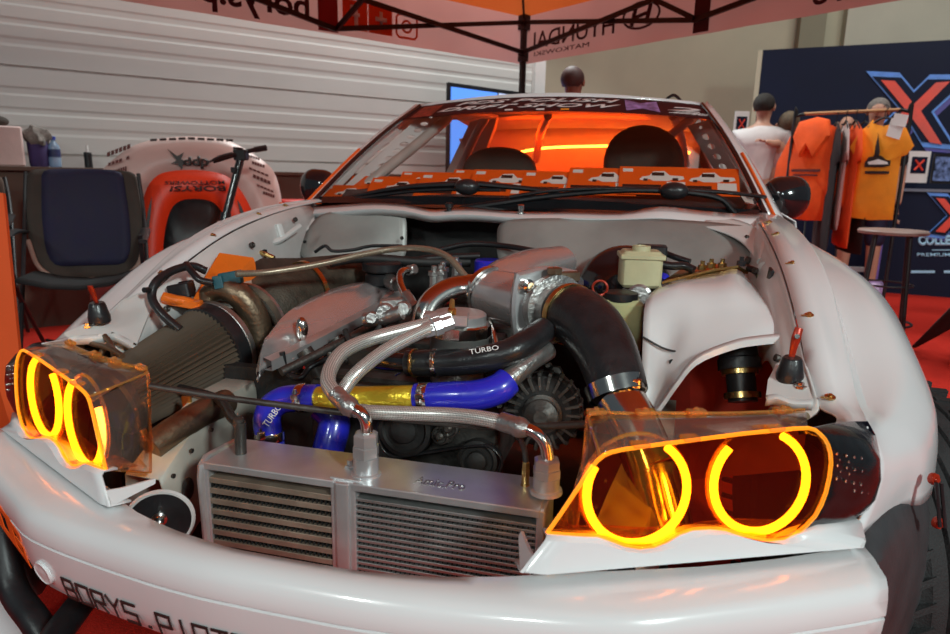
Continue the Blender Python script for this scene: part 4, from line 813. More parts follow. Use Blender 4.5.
g = MB(); g.grid([A3([(700, 226, 1.28), (725, 232, 1.24), (748, 244, 1.16), (758, 268, 1.02)]), A3([(704, 221, 1.31), (732, 226, 1.28), (757, 238, 1.19), (766, 262, 1.03)]), A3([(712, 216, 1.36), (740, 219, 1.34), (764, 230, 1.26), (772, 256, 1.06)])]); P(g, 'cowl_corner', m['bay'], sub=2, smooth=60, solid=.003)
g = MB(); g.grid([A3([(242, 262, 1.05), (270, 252, 1.15), (300, 236, 1.26), (318, 222, 1.33)]), A3([(252, 246, 1.08), (276, 236, 1.18), (300, 222, 1.30), (312, 214, 1.37)]), A3([(262, 236, 1.1), (284, 224, 1.2), (300, 214, 1.32), (306, 210, 1.4)])]); P(g, 'cowl_corner', m['bay'], sub=2, smooth=60, solid=.003)
# ================================================================== body and cabin
def wsg(u, v, out=0.):
    """windscreen surface, u -1..1 across, v 0..1 up"""
    bx_, by, bz_ = .742*u, 1.40+.085*u*u, .965-.018*u*u
    tx_, ty, tz = .572*u, 1.985+.13*u*u, 1.348-.022*u*u
    p = V((bx_+(tx_-bx_)*v, by+(ty-by)*v, bz_+(tz-bz_)*v)); p.z += .022*math.sin(math.pi*v)
    return p+V((0, -.53, .85))*out
g = MB(); g.grid([[wsg(-1+2*i/24, j/10) for i in range(25)] for j in range(11)]); ws = P(g, 'windscreen', m['glass'], smooth=80)
g = MB(); g.grid([[wsg(-1+2*i/40, .795+.215*j/6, .0025) for i in range(41)] for j in range(7)]); ss = P(g, 'sun_strip', pm('dark_red_vinyl', (.040, .008, .010), .6, 0, .2, 12, .0, spec=.25), ws, smooth=80)
def onws(u0, u1, v0, v1): return lambda a, b: wsg(u0+(u1-u0)*a+.06*b, v0+(v1-v0)*b, .0045)
lettering('strip_lettering', 'PDS POLISH', onws(-.64, .40, .922, .968), m['whitecloth'], ss, bold=.018, thick=.001)
lettering('strip_lettering', 'DRIFT SHOW', onws(-.74, .40, .846, .896), m['whitecloth'], ss, bold=.018, thick=.001)
lettering('strip_lettering', '2', onws(.74, .93, .868, .925), m['whitecloth'], ss, bold=.02, thick=.001)
lettering('strip_lettering', 'ALEKPIECZ', onws(.74, .96, .832, .857), m['whitecloth'], ss, thick=.001)
g = MB(); g.grid([[wsg(.49+.20*i/6+.0, .862+.075*j/4-.012*abs(i-3)*(1 if j in (0,) else -1 if j == 4 else 0), .0045) for i in range(7)] for j in range(5)]); P(g, 'round_badge', pm('violet_badge', (.25, .16, .38), .4, 0, .7, 40, 0), ss)
for u in (-.25, .10, -.05): g = MB(); g.grid([[wsg(u, .812, .004), wsg(u+.05, .812, .004)], [wsg(u, .828, .004), wsg(u+.05, .828, .004)]]); P(g, 'sponsor_sticker', m['paper'] if u < .05 else m['amberc'], ss, smooth=0, solid=.001)
g = MB(); g.grid([[wsg(-.93+.17*i/5, .80+.17*j/5, .004) for i in range(6)] for j in range(6)]); P(g, 'strip_graphic', pm('red_black_graphic', (.20, .03, .025), .4, 0, .9, 45, 0), ss)
# roof
def roof(x, y):
    t = (y-2.0)/1.55; w_ = .575+.02*math.sin(math.pi*min(1, t)); k = x
    return V((w_*k, y+.115*k*k*(1-t), 1.352+.052*math.sin(math.pi*(t*.8+.12))-.018-.035*k*k-.012*k**8))
g = MB(); g.grid([[roof(-1+2*i/24, 1.995+1.5*j/14) for i in range(25)] for j in range(15)]); rf = P(g, 'roof', m['white'], smooth=60, solid=-.012)
g = MB(); hd = [wsg(-1+2*i/24, 1.0) for i in range(25)]; g.grid([[p+V((0, -.002, .002)) for p in hd], [p+V((0, .006, .012)) for p in hd], [roof(-1+2*i/24, 2.02) for i in range(25)]]); P(g, 'roof_front_edge', m['white'], rf, smooth=60, solid=.004)
g = MB(); g.tube([roof(.86, 2.04)+V((0, 0, .012)), roof(.80, 2.08)+V((0, 0, .035)), roof(.74, 2.12)+V((0, 0, .012))], .006, 8); P(g, 'roof_bracket', m['black'], rf)
for s in (1, -1):
    # A pillars: screen side, face, outer return
    g = MB(); rows = []
    for k in range(13):
        v = k/12; p = wsg(s*1.0, v, .001); ox = V((s*(.058-.020*v), .050+.008*v, -.012+.012*v))
        if v > .97: ox = V((s*.02, .04, .01))
        rows.append([p+V((-s*.012, .0, .0)), p+V((s*.004, -.002, .005)), p+ox*.5+V((s*.004, -.008, .012)), p+ox, p+ox+V((-s*.008, .04, -.015)), p+ox+V((-s*.03, .05, -.02))])
    g.grid(rows); ap_ = P(g, 'windscreen_pillar', m['white'] if s > 0 else m['white'], smooth=60, solid=.003)
    g = MB(); g.tube([wsg(s*.992, k/12, .006) for k in range(13)], .008, 8, raw=True); P(g, 'screen_seal', m['blackgloss'], ap_)
    g = MB(); g.tube([wsg(s*1.0, k/14, .004)+V((s*.016, .0, .004)) for k in range(-1, 7)], .005, 8, raw=True); P(g, 'pillar_stripe', m['orprint'], ap_)
    # doors and rear quarter
    prof = lambda y: [(.800, .955), (.845, .93), (.868, .80), (.876, .66), (.872, .50), (.862, .30), (.83, .22)]
    g = MB(); rows = []
    for y in (1.60, 1.8, 2.2, 2.6, 2.9, 3.1, 3.3, 3.52, 3.75, 4.0, 4.2, 4.38):
        q = 1-max(0, (y-3.6))**2*.22; f_ = math.exp(-((y-3.52)/.33)**2)*.05; arch = max(0, 1-((y-3.52)/.36)**2)
        zb = .22+.42*math.sqrt(arch) if arch > 0 else .22
        rows.append([V((s*(x*q+f_*(z < .9)), y, max(z, zb+.001*(6-i)) + (0 if z < .9 else .01*math.sin((y-1.6)*1.1)))) for i, (x, z) in enumerate(prof(y))])
    g.grid(rows); dr = P(g, 'body_side', m['white'], smooth=50, solid=.004)
    g = MB(); g.tube([V((s*.879, 1.64, .93)), V((s*.882, 1.63, .6)), V((s*.868, 1.66, .27))], .003, 6); g.tube([V((s*.879, 2.92, .94)), V((s*.885, 2.98, .6)), V((s*.868, 2.95, .27))], .003, 6); P(g, 'door_gap', m['black'], dr)
    g = MB(); g.box((s*.884, 2.75, .80), (.02, .18, .03), bev=.006); P(g, 'door_handle', m['white'], dr)
    # rear pillar
    g = MB(); g.grid([[roof(s*.98, 3.0), roof(s*.98, 3.2), roof(s*.97, 3.45)], [V((s*.66, 3.12, 1.22)), V((s*.66, 3.35, 1.21)), V((s*.64, 3.62, 1.22))], [V((s*.80, 3.25, .965)), V((s*.79, 3.6, .98)), V((s*.77, 3.9, 1.0))]]); P(g, 'rear_pillar', m['white'], smooth=60, solid=.01, sub=1)
    # mirror
    c = at(784, 198, D=2.36) if s > 0 else at(320, 188, D=2.72)
    def tear(p, s=s): k = p.x*s/.084; return V((p.x*(1.05-.2*max(0, -k))+.018*s*p.z/.076*(-1 if k < 0 else .3), p.y, p.z*(1+.22*k)))
    g = MB(); g.ell(c, (.084, .062, .076), (1, .15*s, 0), (0, 1, 0), 26, 16, fn=tear); mo = P(g, 'door_mirror', m['blackgloss'])
    g = MB(); g.ell(c+V((-s*.01, .05, 0)), (.064, .016, .055), (1, 0, 0), (0, 1, 0), 22, 10); P(g, 'mirror_face', m['steel'], mo)
    g = MB(); g.tube([c+V((-s*.05, .03, -.03)), c+V((-s*.09, .06, -.06)), V((s*.80, c.y+.10, .955))], .016, 10); P(g, 'mirror_arm', m['black'], mo)
# boot and tail
g = MB(); g.grid([[V((-.77+1.54*i/12, y, z-.03*(abs(i-6)/6)**3)) for i in range(13)] for y, z in ((3.42, 1.30), (3.75, 1.10), (3.92, 1.03), (4.15, 1.03), (4.36, 1.02), (4.40, .95), (4.40, .55), (4.34, .35))]); P(g, 'tail_panel', m['white'], smooth=50, solid=.006)
# black cowl below the glass
g = MB(); g.grid([[V((.72*k, 1.335+.13*k*k, .948-.010*k*k)) for k in [i/12-1 for i in range(25)]], [V((.71*k, 1.37+.13*k*k, .953-.01*k*k)) for k in [i/12-1 for i in range(25)]], [wsg(k, .0)+V((0, -.006, -.004)) for k in [i/12-1 for i in range(25)]], [wsg(k, .035, .002) for k in [i/12-1 for i in range(25)]]]); cg = P(g, 'windscreen_cowl', m['blackgloss'], smooth=60)
def wiper(pts, r):
    g = MB(); g.tube(A3(pts), r, 10, 6, flat=.6); return g
ge = wiper([(735, 213, 1.47), (712, 196, 1.46), (640, 190, 1.43), (560, 195, 1.42), (500, 203, 1.40), (455, 210, 1.385)], [.013, .016, .015, .014, .017, .018]); wp = P(ge, 'wiper_arm', m['black'], cg)
ge = wiper([(765, 197, 1.53), (720, 192, 1.47), (640, 188.5, 1.43), (560, 190, 1.41), (510, 197, 1.40)], .010); P(ge, 'wiper_blade', m['rubber'], wp)
ge = wiper([(560, 192, 1.42), (500, 186, 1.42), (465, 184, 1.42), (400, 188, 1.45), (340, 200, 1.50), (308, 210, 1.53)], [.012, .015, .017, .015, .012, .010]); wp2 = P(ge, 'wiper_arm', m['black'], cg)
ge = wiper([(500, 190, 1.41), (430, 190, 1.43), (360, 198, 1.47), (318, 207, 1.51)], .010); P(ge, 'wiper_blade', m['rubber'], wp2)
for x, y, Y in ((467, 187, 1.405), (674, 191, 1.42)):
    g = MB(); q = at(x, y, Y=Y); g.ell(q, (.042, .03, .026)); P(g, 'wiper_hub', m['rubber'], cg)
# ---- cabin
g = MB(); g.grid([[V((k*.70, 1.44+.13*k*k, .945)) for k in (-1, -.5, 0, .5, 1)], [V((k*.70, 1.56+.08*k*k, .985)) for k in (-1, -.5, 0, .5, 1)], [V((k*.68, 1.80, 1.020)) for k in (-1, -.5, 0, .5, 1)], [V((k*.66, 1.88, 1.0)) for k in (-1, -.5, 0, .5, 1)], [V((k*.66, 1.92, .75)) for k in (-1, -.5, 0, .5, 1)]]); P(g, 'dashboard', m['flare'], smooth=50, sub=1)
g = MB(); g.box((0, 2.6, .25), (1.5, 2.2, .02)); P(g, 'cabin_floor', m['dark'], smooth=0)
inn = pm('pale_cabin_panel', (.55, .50, .46), .6, 0, .1, 5, .03)
g = MB(); g.grid([[V((k*.64, 3.28-.10*k*k, z)) for k in (-1, -.75, -.5, -.25, 0, .25, .5, .75, 1)] for z in (.30, .7, .95, 1.12, 1.26, 1.33)]); rb = P(g, 'rear_cabin_panel', inn, smooth=60, solid=.006)
g = MB(); g.grid([[V((k*.60, 2.3, 1.335-.02*k*k)) for k in (-1, -.5, 0, .5, 1)], [V((k*.60, 2.8, 1.35-.02*k*k)) for k in (-1, -.5, 0, .5, 1)], [V((k*.60, 3.2, 1.32-.02*k*k)) for k in (-1, -.5, 0, .5, 1)]]); P(g, 'roof_lining', inn, smooth=60)
g = MB(); g.tube(A3([(520, 152, 3.14), (545, 148, 3.16), (580, 146.5, 3.19), (615, 146, 3.20), (650, 147, 3.19), (690, 153, 3.15)]), .007, 8); P(g, 'led_strip', m['led'], rb)
cage = pm('cage_paint', (.50, .46, .44), .4, .1, .1, 9, .02)
for nm, pts in (('cage_main_hoop', [(448, 205, 2.62), (462, 165, 2.62), (482, 124, 2.62), (500, 113, 2.62), (600, 108, 2.62), (690, 113, 2.62), (708, 124, 2.62), (722, 165, 2.62), (732, 205, 2.62)]),
                ('cage_roof_bar', [(436, 116, 2.13), (470, 114, 2.35), (495, 114, 2.6)]), ('cage_roof_bar', [(712, 120, 2.14), (706, 116, 2.4), (698, 114, 2.6)]),
                ('cage_diagonal', [(470, 200, 2.64), (555, 195, 2.66), (630, 165, 2.7), (692, 118, 2.64)]), ('cage_rear_stay', [(548, 116, 2.66), (540, 135, 2.9), (536, 160, 3.15)]), ('cage_rear_stay', [(673, 116, 2.66), (680, 135, 2.9), (686, 165, 3.12)]),
                ('cage_front_leg', [(448, 118, 2.12), (415, 146, 1.95), (380, 174, 1.80), (350, 200, 1.72)]), ('cage_front_leg', [(712, 122, 2.13), (738, 160, 1.98), (752, 195, 1.85)])):
    g = MB(); g.tube(A3(pts), .021, 14); P(g, nm, cage)
for pts in ([(428, 210), (452, 160), (470, 122), (498, 113), (494, 128), (480, 165), (472, 212)], [(700, 116), (722, 124), (742, 168), (756, 210), (728, 210), (714, 165), (692, 126)]):
    g = MB(); g.prism([at(x, y, Y=2.72) for x, y in pts], (0, .05, 0)); P(g, 'centre_pillar', inn, smooth=30)
# dimpled gusset plates beside the screen pillars
def gusset(a0, a1, b0, b1, n, par=None):
    g = MB(); a0, a1, b0, b1 = map(V, (a0, a1, b0, b1))
    def S(u, v): return a0.lerp(a1, u).lerp(b0.lerp(b1, u), v)
    for k in range(n):
        u0, u1 = k/n, (k+1)/n; N = 16; outer = []; inner = []; deep = []
        for i in range(N):
            a = 2*math.pi*i/N; c_, s_ = math.cos(a), math.sin(a); q = max(abs(c_), abs(s_))
            outer.append(S((u0+u1)/2+(u1-u0)/2*c_/q, .5+.5*s_/q)); r = .30 if 0 < k < n-1 else .16
            inner.append(S((u0+u1)/2+(u1-u0)*r*c_, .5+(.30*r/.30)*.55*s_))
        g.grid([outer, inner], closed=True)
    return P(g, 'dimpled_gusset', m['white'], smooth=0, solid=.004)
gusset(at(338, 192, Y=1.66), at(424, 112, Y=2.10), at(372, 192, Y=1.80), at(444, 117, Y=2.14), 11)
gusset(at(752, 196, Y=1.75), at(709, 120, Y=2.10), at(728, 190, Y=2.02), at(688, 126, Y=2.2), 7)
# seats
for (x, y, hw, top, Y) in ((500, 176, 37, 147, 2.36), (644, 172, 41, 125, 2.34)):
    g = MB(); pts = []
    for k in range(17): a = math.pi*k/16; pts.append(at(x-hw*math.cos(a), y-(y-top)*math.sin(a)**.75, Y=Y))
    pts += [at(x+hw*1.05, y+40, Y=Y), at(x+hw*.8, y+110, Y=Y), at(x-hw*.8, y+110, Y=Y), at(x-hw*1.05, y+40, Y=Y)]
    g.pillow(pts, (0, -1, .15), .13, steps=(1, .96, .85, .5)); st_ = P(g, 'bucket_seat', m['greycloth'], smooth=60)
# ---- flyers lying on the dashboard: each its own thing
def flyer(px, py, w_, h_, tilt, Y, lbl):
    c = at(px, py, Y=Y); X = V((math.cos(tilt), math.sin(tilt)*.4, 0)).normalized(); U = V((-.1*math.sin(tilt), .82, .57)).normalized(); U = (U-X*U.dot(X)).normalized(); N = X.cross(U)
    t = thing('flyer', c-U*h_/2, lbl, 'flyer', 'flyers on the dashboard')
    def R(u0, u1, v0, v1, o_=.0012): return [c+X*(w_*(u-.5))+U*(h_*(v-.5))+N*o_ for u, v in ((u0, v0), (u1, v0), (u1, v1), (u0, v1))]
    g = MB(); g.prism(R(0, 1, 0, 1, 0), N*.001); P(g, 'card', m['orprint'], t, smooth=0)
    g = MB(); g.prism(R(.70, .96, .08, .45), N*.0004); g.prism(R(.05, .2, .80, .92), N*.0004); P(g, 'text_panel', m['paper'], t, smooth=0)
    g = MB(); o_ = .0014
    sil = [(.30, .52), (.34, .62), (.44, .66), (.50, .82), (.66, .84), (.74, .68), (.93, .66), (.95, .56), (.86, .50), (.80, .55), (.72, .48), (.50, .48), (.44, .54), (.38, .47)]
    g.prism([c+X*(w_*(u-.5))+U*(h_*(v-.5))+N*o_ for u, v in sil], N*.0004); P(g, 'car_picture', m['paper'], t, smooth=0)
    g = MB(); g.prism([p+N*.0006 for p in R(.48, .66, .66, .78, .0014)], N*.0003); g.prism(R(.06, .62, .14, .34), N*.0004); g.prism([p+N*.0008 for p in R(.36, .42, .47, .55, .0014)], N*.0003); g.prism([p+N*.0008 for p in R(.78, .86, .49, .58, .0014)], N*.0003); P(g, 'dark_print', m['ink'], t, smooth=0)
    return t
ORD = ['leftmost, at the pillar base', 'second from the turbo-side pillar', 'third from the turbo-side pillar', 'fourth from the turbo-side pillar', 'in front of the wide seat, fifth along', 'sixth along from the turbo side', 'rightmost, against the mirror-side pillar']
FR = [(345, 195, .20, .12, .32), (396, 189, .21, .13, .16), (447, 185.5, .22, .14, .09), (501, 182.5, .22, .15, .03), (552, 183.5, .21, .14, .08), (602, 181.5, .23, .155, .0), (653, 180.5, .22, .155, .06), (703, 182, .22, .15, -.05)]
names = ['at the far left below the drilled gusset', 'second from left in the front row', 'third from left in the front row', 'standing before the smaller seat', 'just right of the smaller seat', 'just left of the larger seat', 'directly before the larger seat', 'at the far right by the screen pillar']
for (x, y, w_, h_, tl), nm in zip(FR, names): flyer(x, y, w_, h_, tl, 1.64, 'orange race car flyer '+nm)
BK = [(374, 184, .20, .1, .2), (425, 180, .2, .1, .1), (478, 178, .2, .1, .04)]
bn = ['in the back row beside the drilled gusset', 'in the middle of the back row', 'at the right end of the back row']
for (x, y, w_, h_, tl), nm in zip(BK, bn): flyer(x, y, w_, h_, tl, 1.74, 'orange race car flyer '+nm)
# ================================================================== setting
def S(mb, name, mat, **k): return tag(mb.build(name, mat, None, **k), kind='structure')
g = MB(); g.grid([[V((x, y, 0)) for x in (-9, -4, 0, 4, 9)] for y in (-5, -1, 3, 7, 11)]); S(g, 'floor', m['carpet'], smooth=0, solid=.02)
wd = V((.659, .752, 0)); wn = V((.752, -.659, 0)); W0 = V((-4.03, 3.21, 0))
def wpt(t, z, o=0.): return W0+wd*t+wn*o+V((0, 0, z))
wallm = pm('white_sectional_panel', (.66, .645, .62), .45, 0, .03, 2, .01)
# sectional door: panels of .6 m with pressed ribs
g = MB(); prof = []
for k in range(7):
    z0 = -.065+.6*k; prof += [(z0, -.016), (z0+.008, -.016), (z0+.009, .0), (z0+.13, .0), (z0+.15, -.003), (z0+.18, -.003), (z0+.20, 0), (z0+.27, 0), (z0+.285, -.0035), (z0+.31, -.0035), (z0+.325, .0), (z0+.40, 0), (z0+.415, -.003), (z0+.45, -.003), (z0+.465, 0), (z0+.591, 0), (z0+.592, -.016)]
g.grid([[wpt(t, z, o) for t in (-4, -1, 2, 4.72)] for z, o in prof if z > -.02]); S(g, 'wall_left', wallm, smooth=0)
g = MB(); g.box(wpt(4.78, 1.9, 0), (.14, .12, 3.9), wd, wn); S(g, 'trim_1', m['paper'], smooth=0)
g = MB(); g.prism([at(400, 55, D=6.38), at(402.5, 55, D=6.38), at(402.5, 68, D=6.38), at(400, 68, D=6.38)], (0, .004, 0)); tag(P(g, 'yellow_tape_mark', pm('yellow_tape', (.75, .6, .02), .5), bpy.data.objects['wall_left'], smooth=0))
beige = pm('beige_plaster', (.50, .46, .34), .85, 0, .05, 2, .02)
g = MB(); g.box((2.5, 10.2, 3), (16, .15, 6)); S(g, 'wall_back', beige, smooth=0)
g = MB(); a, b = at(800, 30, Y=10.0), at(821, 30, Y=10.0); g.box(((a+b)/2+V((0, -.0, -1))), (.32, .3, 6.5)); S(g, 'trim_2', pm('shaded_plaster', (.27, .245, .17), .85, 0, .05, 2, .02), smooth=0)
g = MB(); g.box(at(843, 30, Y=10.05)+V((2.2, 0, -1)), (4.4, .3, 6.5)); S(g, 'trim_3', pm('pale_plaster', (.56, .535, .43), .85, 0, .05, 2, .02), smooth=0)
# ================================================================== canopy
K = V((-.68, 4.96, 0)); ca = V((.602, .799, 0)); cb = V((.799, -.602, 0)); LC = 4.6; ZB, ZT = 1.94, 2.30
tent = thing('canopy_tent', K, 'orange canopy tent with printed pink-tinted side valances over the car', 'tent')
fo = fabric_trans('orange_canopy_fabric', (.80, .17, .04), .14); fv = fabric_trans('pale_valance_fabric', (.72, .36, .32), .45)
def tp_(s, t, z): return K-ca*s+cb*t+V((0, 0, z))
g = MB(); pk = tp_(LC/2, LC/2, 3.15)
for A, B in (((0, 0), (LC, 0)), ((LC, 0), (LC, LC)), ((LC, LC), (0, LC)), ((0, LC), (0, 0))):
    n = 8; rows = []
    for j in range(7):
        v = j/6; rows.append([tp_(A[0]+(B[0]-A[0])*i/n, A[1]+(B[1]-A[1])*i/n, ZT).lerp(pk, v)-V((0, 0, .05*math.sin(math.pi*v))) for i in range(n+1)])
    g.grid(rows)
rf_ = P(g, 'canopy_roof', fo, tent, smooth=30)
def val(A, B):
    g = MB(); n = 30
    g.grid([[tp_(A[0]+(B[0]-A[0])*i/n, A[1]+(B[1]-A[1])*i/n, z)+V((math.sin(i*1.3)*.006*(ZT-z)/.3, math.cos(i*1.7)*.006*(ZT-z)/.3, 0)) for i in range(n+1)] for z in (ZB, ZB+.1, ZB+.2, ZT)]); return P(g, 'valance', fv, tent, smooth=60)
vl = val((0, 0), (LC, 0)); vr = val((0, 0), (0, LC))
framem = pm('dark_tent_frame', (.022, .010, .009), .4, .4, .2, 12, .02)
for s, t, lo_ in ((0, 0, 0), (LC, 0, 0), (0, LC, 0), (LC, LC, 0)):
    g = MB(); q = tp_(s, t, 0)+(-ca*.03 if s == 0 else ca*.03)+(cb*.03 if t == 0 else -cb*.03); g.box(q+V((0, 0, 1.15)), (.042, .042, 2.26), ca, cb, bev=.006); g.box(q+V((0, 0, .01)), (.12, .12, .02), ca, cb)
    g.box(q+V((0, 0, 2.0)), (.065, .065, .09), ca, cb, bev=.008); g.box(q+V((0, 0, 2.25)), (.075, .075, .11), ca, cb, bev=.008); P(g, 'pole', framem, tent, smooth=30)
def bar(a, b, r=.014):
    g = MB(); d = b-a; g.box((a+b)/2, (d.length, r*1.3, r*2.2), d, d.cross(V((0, 0, 1)))); P(g, 'truss_bar', framem, tent, smooth=0)
for dirn, sa in ((0, 1.70), (1, 1.62)):
    T_ = (lambda s, z, o=.05: tp_(s, o, z)) if dirn == 0 else (lambda s, z, o=.05: tp_(o, s, z))
    nz_ = 1.965 if dirn == 0 else 2.02
    bar(T_(.03, 2.25, .045), T_(sa, nz_, .045)); bar(T_(.03, 2.01, .075), T_(sa if dirn == 0 else 1.34, 2.19, .075))
    if dirn: bar(T_(1.30, 2.20, .075), T_(sa, 2.03, .06))
    bar(T_(sa, nz_, .045), T_(sa+1.5, 2.25, .045)); bar(T_(sa, 2.22, .075), T_(sa+1.5, 2.0, .075))
    bar(T_(sa+1.5, 2.25, .045), T_(4.55, 2.02, .045)); bar(T_(sa+1.5, 2.0, .075), T_(4.55, 2.25, .075))
    if dirn == 0: bar(T_(1.69, 1.97, .06), T_(1.55, 2.35, .75))
bar(tp_(.03, .03, 2.27), pk-V((0, 0, .03)), .012)
# printed lettering, seen from the back of the fabric
INs = fabric_trans('maroon_fabric_print', (.12, .04, .042), .25); INo = fabric_trans('orange_fabric_print', (.85, .13, .04), .4)
def onval(d, s0, s1, z0, z1, o=.012):
    if d == 0: return lambda u, v: tp_(s0+(s1-s0)*(1-u), o, z0+(z1-z0)*v)
    return lambda u, v: tp_(o, s0+(s1-s0)*u, z0+(z1-z0)*v)
# left-hand panel reads from its outer side, so it is reversed from in here
lettering('valance_lettering', 'borys.piotr', lambda u, v: tp_(1.86+u*1.04, .012, 1.956+v*.20), INs, vl, bold=.02, thick=.002)
g = MB(); q = lambda s, z: tp_(s, .010, z); g.prism([q(.92, 2.06), q(1.62, 2.06), q(1.62, 2.28), q(.92, 2.28)], cb*.001) if False else None
for s0 in (1.44, 1.245): 
    g = MB(); g.prism([tp_(s0, .011, 1.985), tp_(s0+.185, .011, 1.985), tp_(s0+.185, .011, 2.17), tp_(s0, .011, 2.17)], cb*.002); P(g, 'social_icon', INo, vl, smooth=0)
lettering('icon_letter', 'f', lambda u, v: tp_(1.50+u*.07, .016, 2.0+v*.14), m['whitecloth'], vl, bold=.02, thick=.002)
lettering('icon_letter', '+', lambda u, v: tp_(1.29+u*.09, .016, 2.03+v*.1), m['whitecloth'], vl, bold=.03, thick=.002)
g = MB(); rr_ = [(s_, z_) for s_, z_ in ((1.06, 1.99), (1.19, 1.99), (1.21, 2.01), (1.21, 2.12), (1.19, 2.14), (1.06, 2.14), (1.04, 2.12), (1.04, 2.01), (1.06, 1.99))]; g.tube([tp_(a, .012, b) for a, b in rr_], .008, 6, raw=True); g.tube([tp_(1.125+.038*math.cos(a*.4), .012, 2.065+.038*math.sin(a*.4)) for a in range(17)], .008, 6, raw=True); P(g, 'social_icon', INo, vl)
g = MB(); g.prism([tp_(1.66, .011, ZB+.01), tp_(1.80, .011, ZB+.01), tp_(1.80, .011, ZT), tp_(1.66, .011, ZT)], cb*.002); P(g, 'valance_band', fabric_trans('red_band', (.40, .05, .05), .4), vl, smooth=0)
lettering('valance_lettering', 'HYUNDAI', lambda u, v: tp_(.012, .95-u*.82, 2.042+v*.122), INs, vr, bold=.005, thick=.002)
lettering('valance_lettering', 'MATKOWSKI', lambda u, v: tp_(.012, .72-u*.58, 1.985+v*.032), INs, vr, thick=.002)
g = MB(); g.tube([tp_(.012, 1.175+.15*math.cos(a*.2618), 2.125+.082*math.sin(a*.2618)) for a in range(25)], .008, 6, raw=True)
g.tube([tp_(.012, 1.10, 2.065), tp_(.012, 1.13, 2.185)], .014, 6, 2); g.tube([tp_(.012, 1.22, 2.065), tp_(.012, 1.25, 2.185)], .014, 6, 2); g.tube([tp_(.012, 1.115, 2.115), tp_(.012, 1.235, 2.135)], .012, 6, 2); P(g, 'oval_emblem', INs, vr)
g = MB(); g.prism([tp_(.011, 1.59, ZB+.01), tp_(.011, 1.70, ZB+.01), tp_(.011, 1.70, ZT), tp_(.011, 1.59, ZT)], ca*.002); P(g, 'valance_band', INs, vr, smooth=0)
lettering('valance_lettering', 'BORYS', lambda u, v: tp_(.012, 2.9-u*.57, 1.985+v*.14), INs, vr, bold=.01, thick=.002)
# ================================================================== left side: counter and what stands on it
cA0 = at(-40, 168, D=4.05); cA0.z = 0; 
def ct(t, z, o=0.): return V((-3.50, 2.72, 0))+wd*t+wn*o+V((0, 0, z))
brown = pm('brown_counter', (.115, .065, .045), .7, 0, .15, 4, .03)
cn = thing('counter', ct(1, 0), 'long brown counter running along the white sectional wall', 'counter')
g = MB(); g.box(ct(.5, .51, -.24), (4.6, .44, 1.02), wd, wn); P(g, 'body', brown, cn, smooth=0)
g = MB(); g.box(ct(.5, 1.034, -.22), (4.66, .50, .026), wd, wn, bev=.005); P(g, 'top', brown, cn, smooth=30)
zt_ = 1.047
def on_counter(px, o=-.2):
    d = ray(px, 168); d.z = 0; P0 = ct(0, 0, o); n = wn; t = (P0-CO).dot(n)/d.dot(n); q = CO+d*t; return V((q.x, q.y, zt_))
q = on_counter(4); g = MB(); g.box(q+V((0, 0, .125)), (.24, .2, .25), wd, wn, bev=.02); tag(g.build('carton', m['pinkcloth'], smooth=30), 'pale pink box at the left end of the counter', 'box')
q = on_counter(3, -.25)+V((0, 0, .252)); g = MB(); g.ell(q+V((0, 0, .03)), (.07, .06, .035)); tag(g.build('crumpled_rag', m['greycloth']), 'small grey rag lying on top of the pale pink box', 'rag')
q = on_counter(40); bg = thing('drink_tumbler', q, 'violet tumbler with a grey cloth over its top on the counter', 'tumbler')
g = MB(); g.lathe(q, (0, 0, 1), [(0, .05), (.01, .055), (.15, .06), (.2, .05)], 20); P(g, 'cup', m['purple'], bg, smooth=40)
g = MB(); random.seed(3); g.ell(q+V((0, 0, .19)), (.08, .07, .07), fn=lambda p: p*(1+.25*math.sin(p.x*70)*math.cos(p.y*60+p.z*50))); P(g, 'cloth', m['hairg'], bg)
q = on_counter(56); bo_ = thing('water_bottle', q, 'clear blue plastic water bottle standing on the counter', 'bottle')
g = MB(); g.lathe(q, (0, 0, 1), [(0, .03), (.005, .036), (.06, .037), (.065, .034), (.12, .037), (.14, .034), (.165, .014), (.18, .013)], 20); P(g, 'bottle_body', glassy('blue_bottle', (.50, .66, .85), .3, .05, dark=.35), bo_, smooth=40)
g = MB(); g.lathe(q+V((0, 0, .178)), (0, 0, 1), [(0, .016), (.02, .016), (.022, .012)], 16); P(g, 'cap', pm('blue_cap', (.03, .07, .4), .4), bo_, smooth=30)
g = MB(); g.lathe(q+V((0, 0, .066)), (0, 0, 1), [(0, .0372), (.05, .0372)], 20, cap=False); P(g, 'bottle_label', pm('navy_label', (.03, .04, .12), .5), bo_)
q = on_counter(89); ky = thing('marker_pen_pot', q, 'small black pot on the counter beside the leaning bonnet', 'pot'); g = MB(); g.lathe(q, (0, 0, 1), [(0, .025), (.1, .025), (.105, .02)], 14); P(g, 'pot', m['black'], ky, smooth=30); g = MB(); g.lathe(q+V((0, 0, .1)), (0, 0, 1), [(0, .008), (.05, .008)], 8); P(g, 'pen', m['paper'], ky)
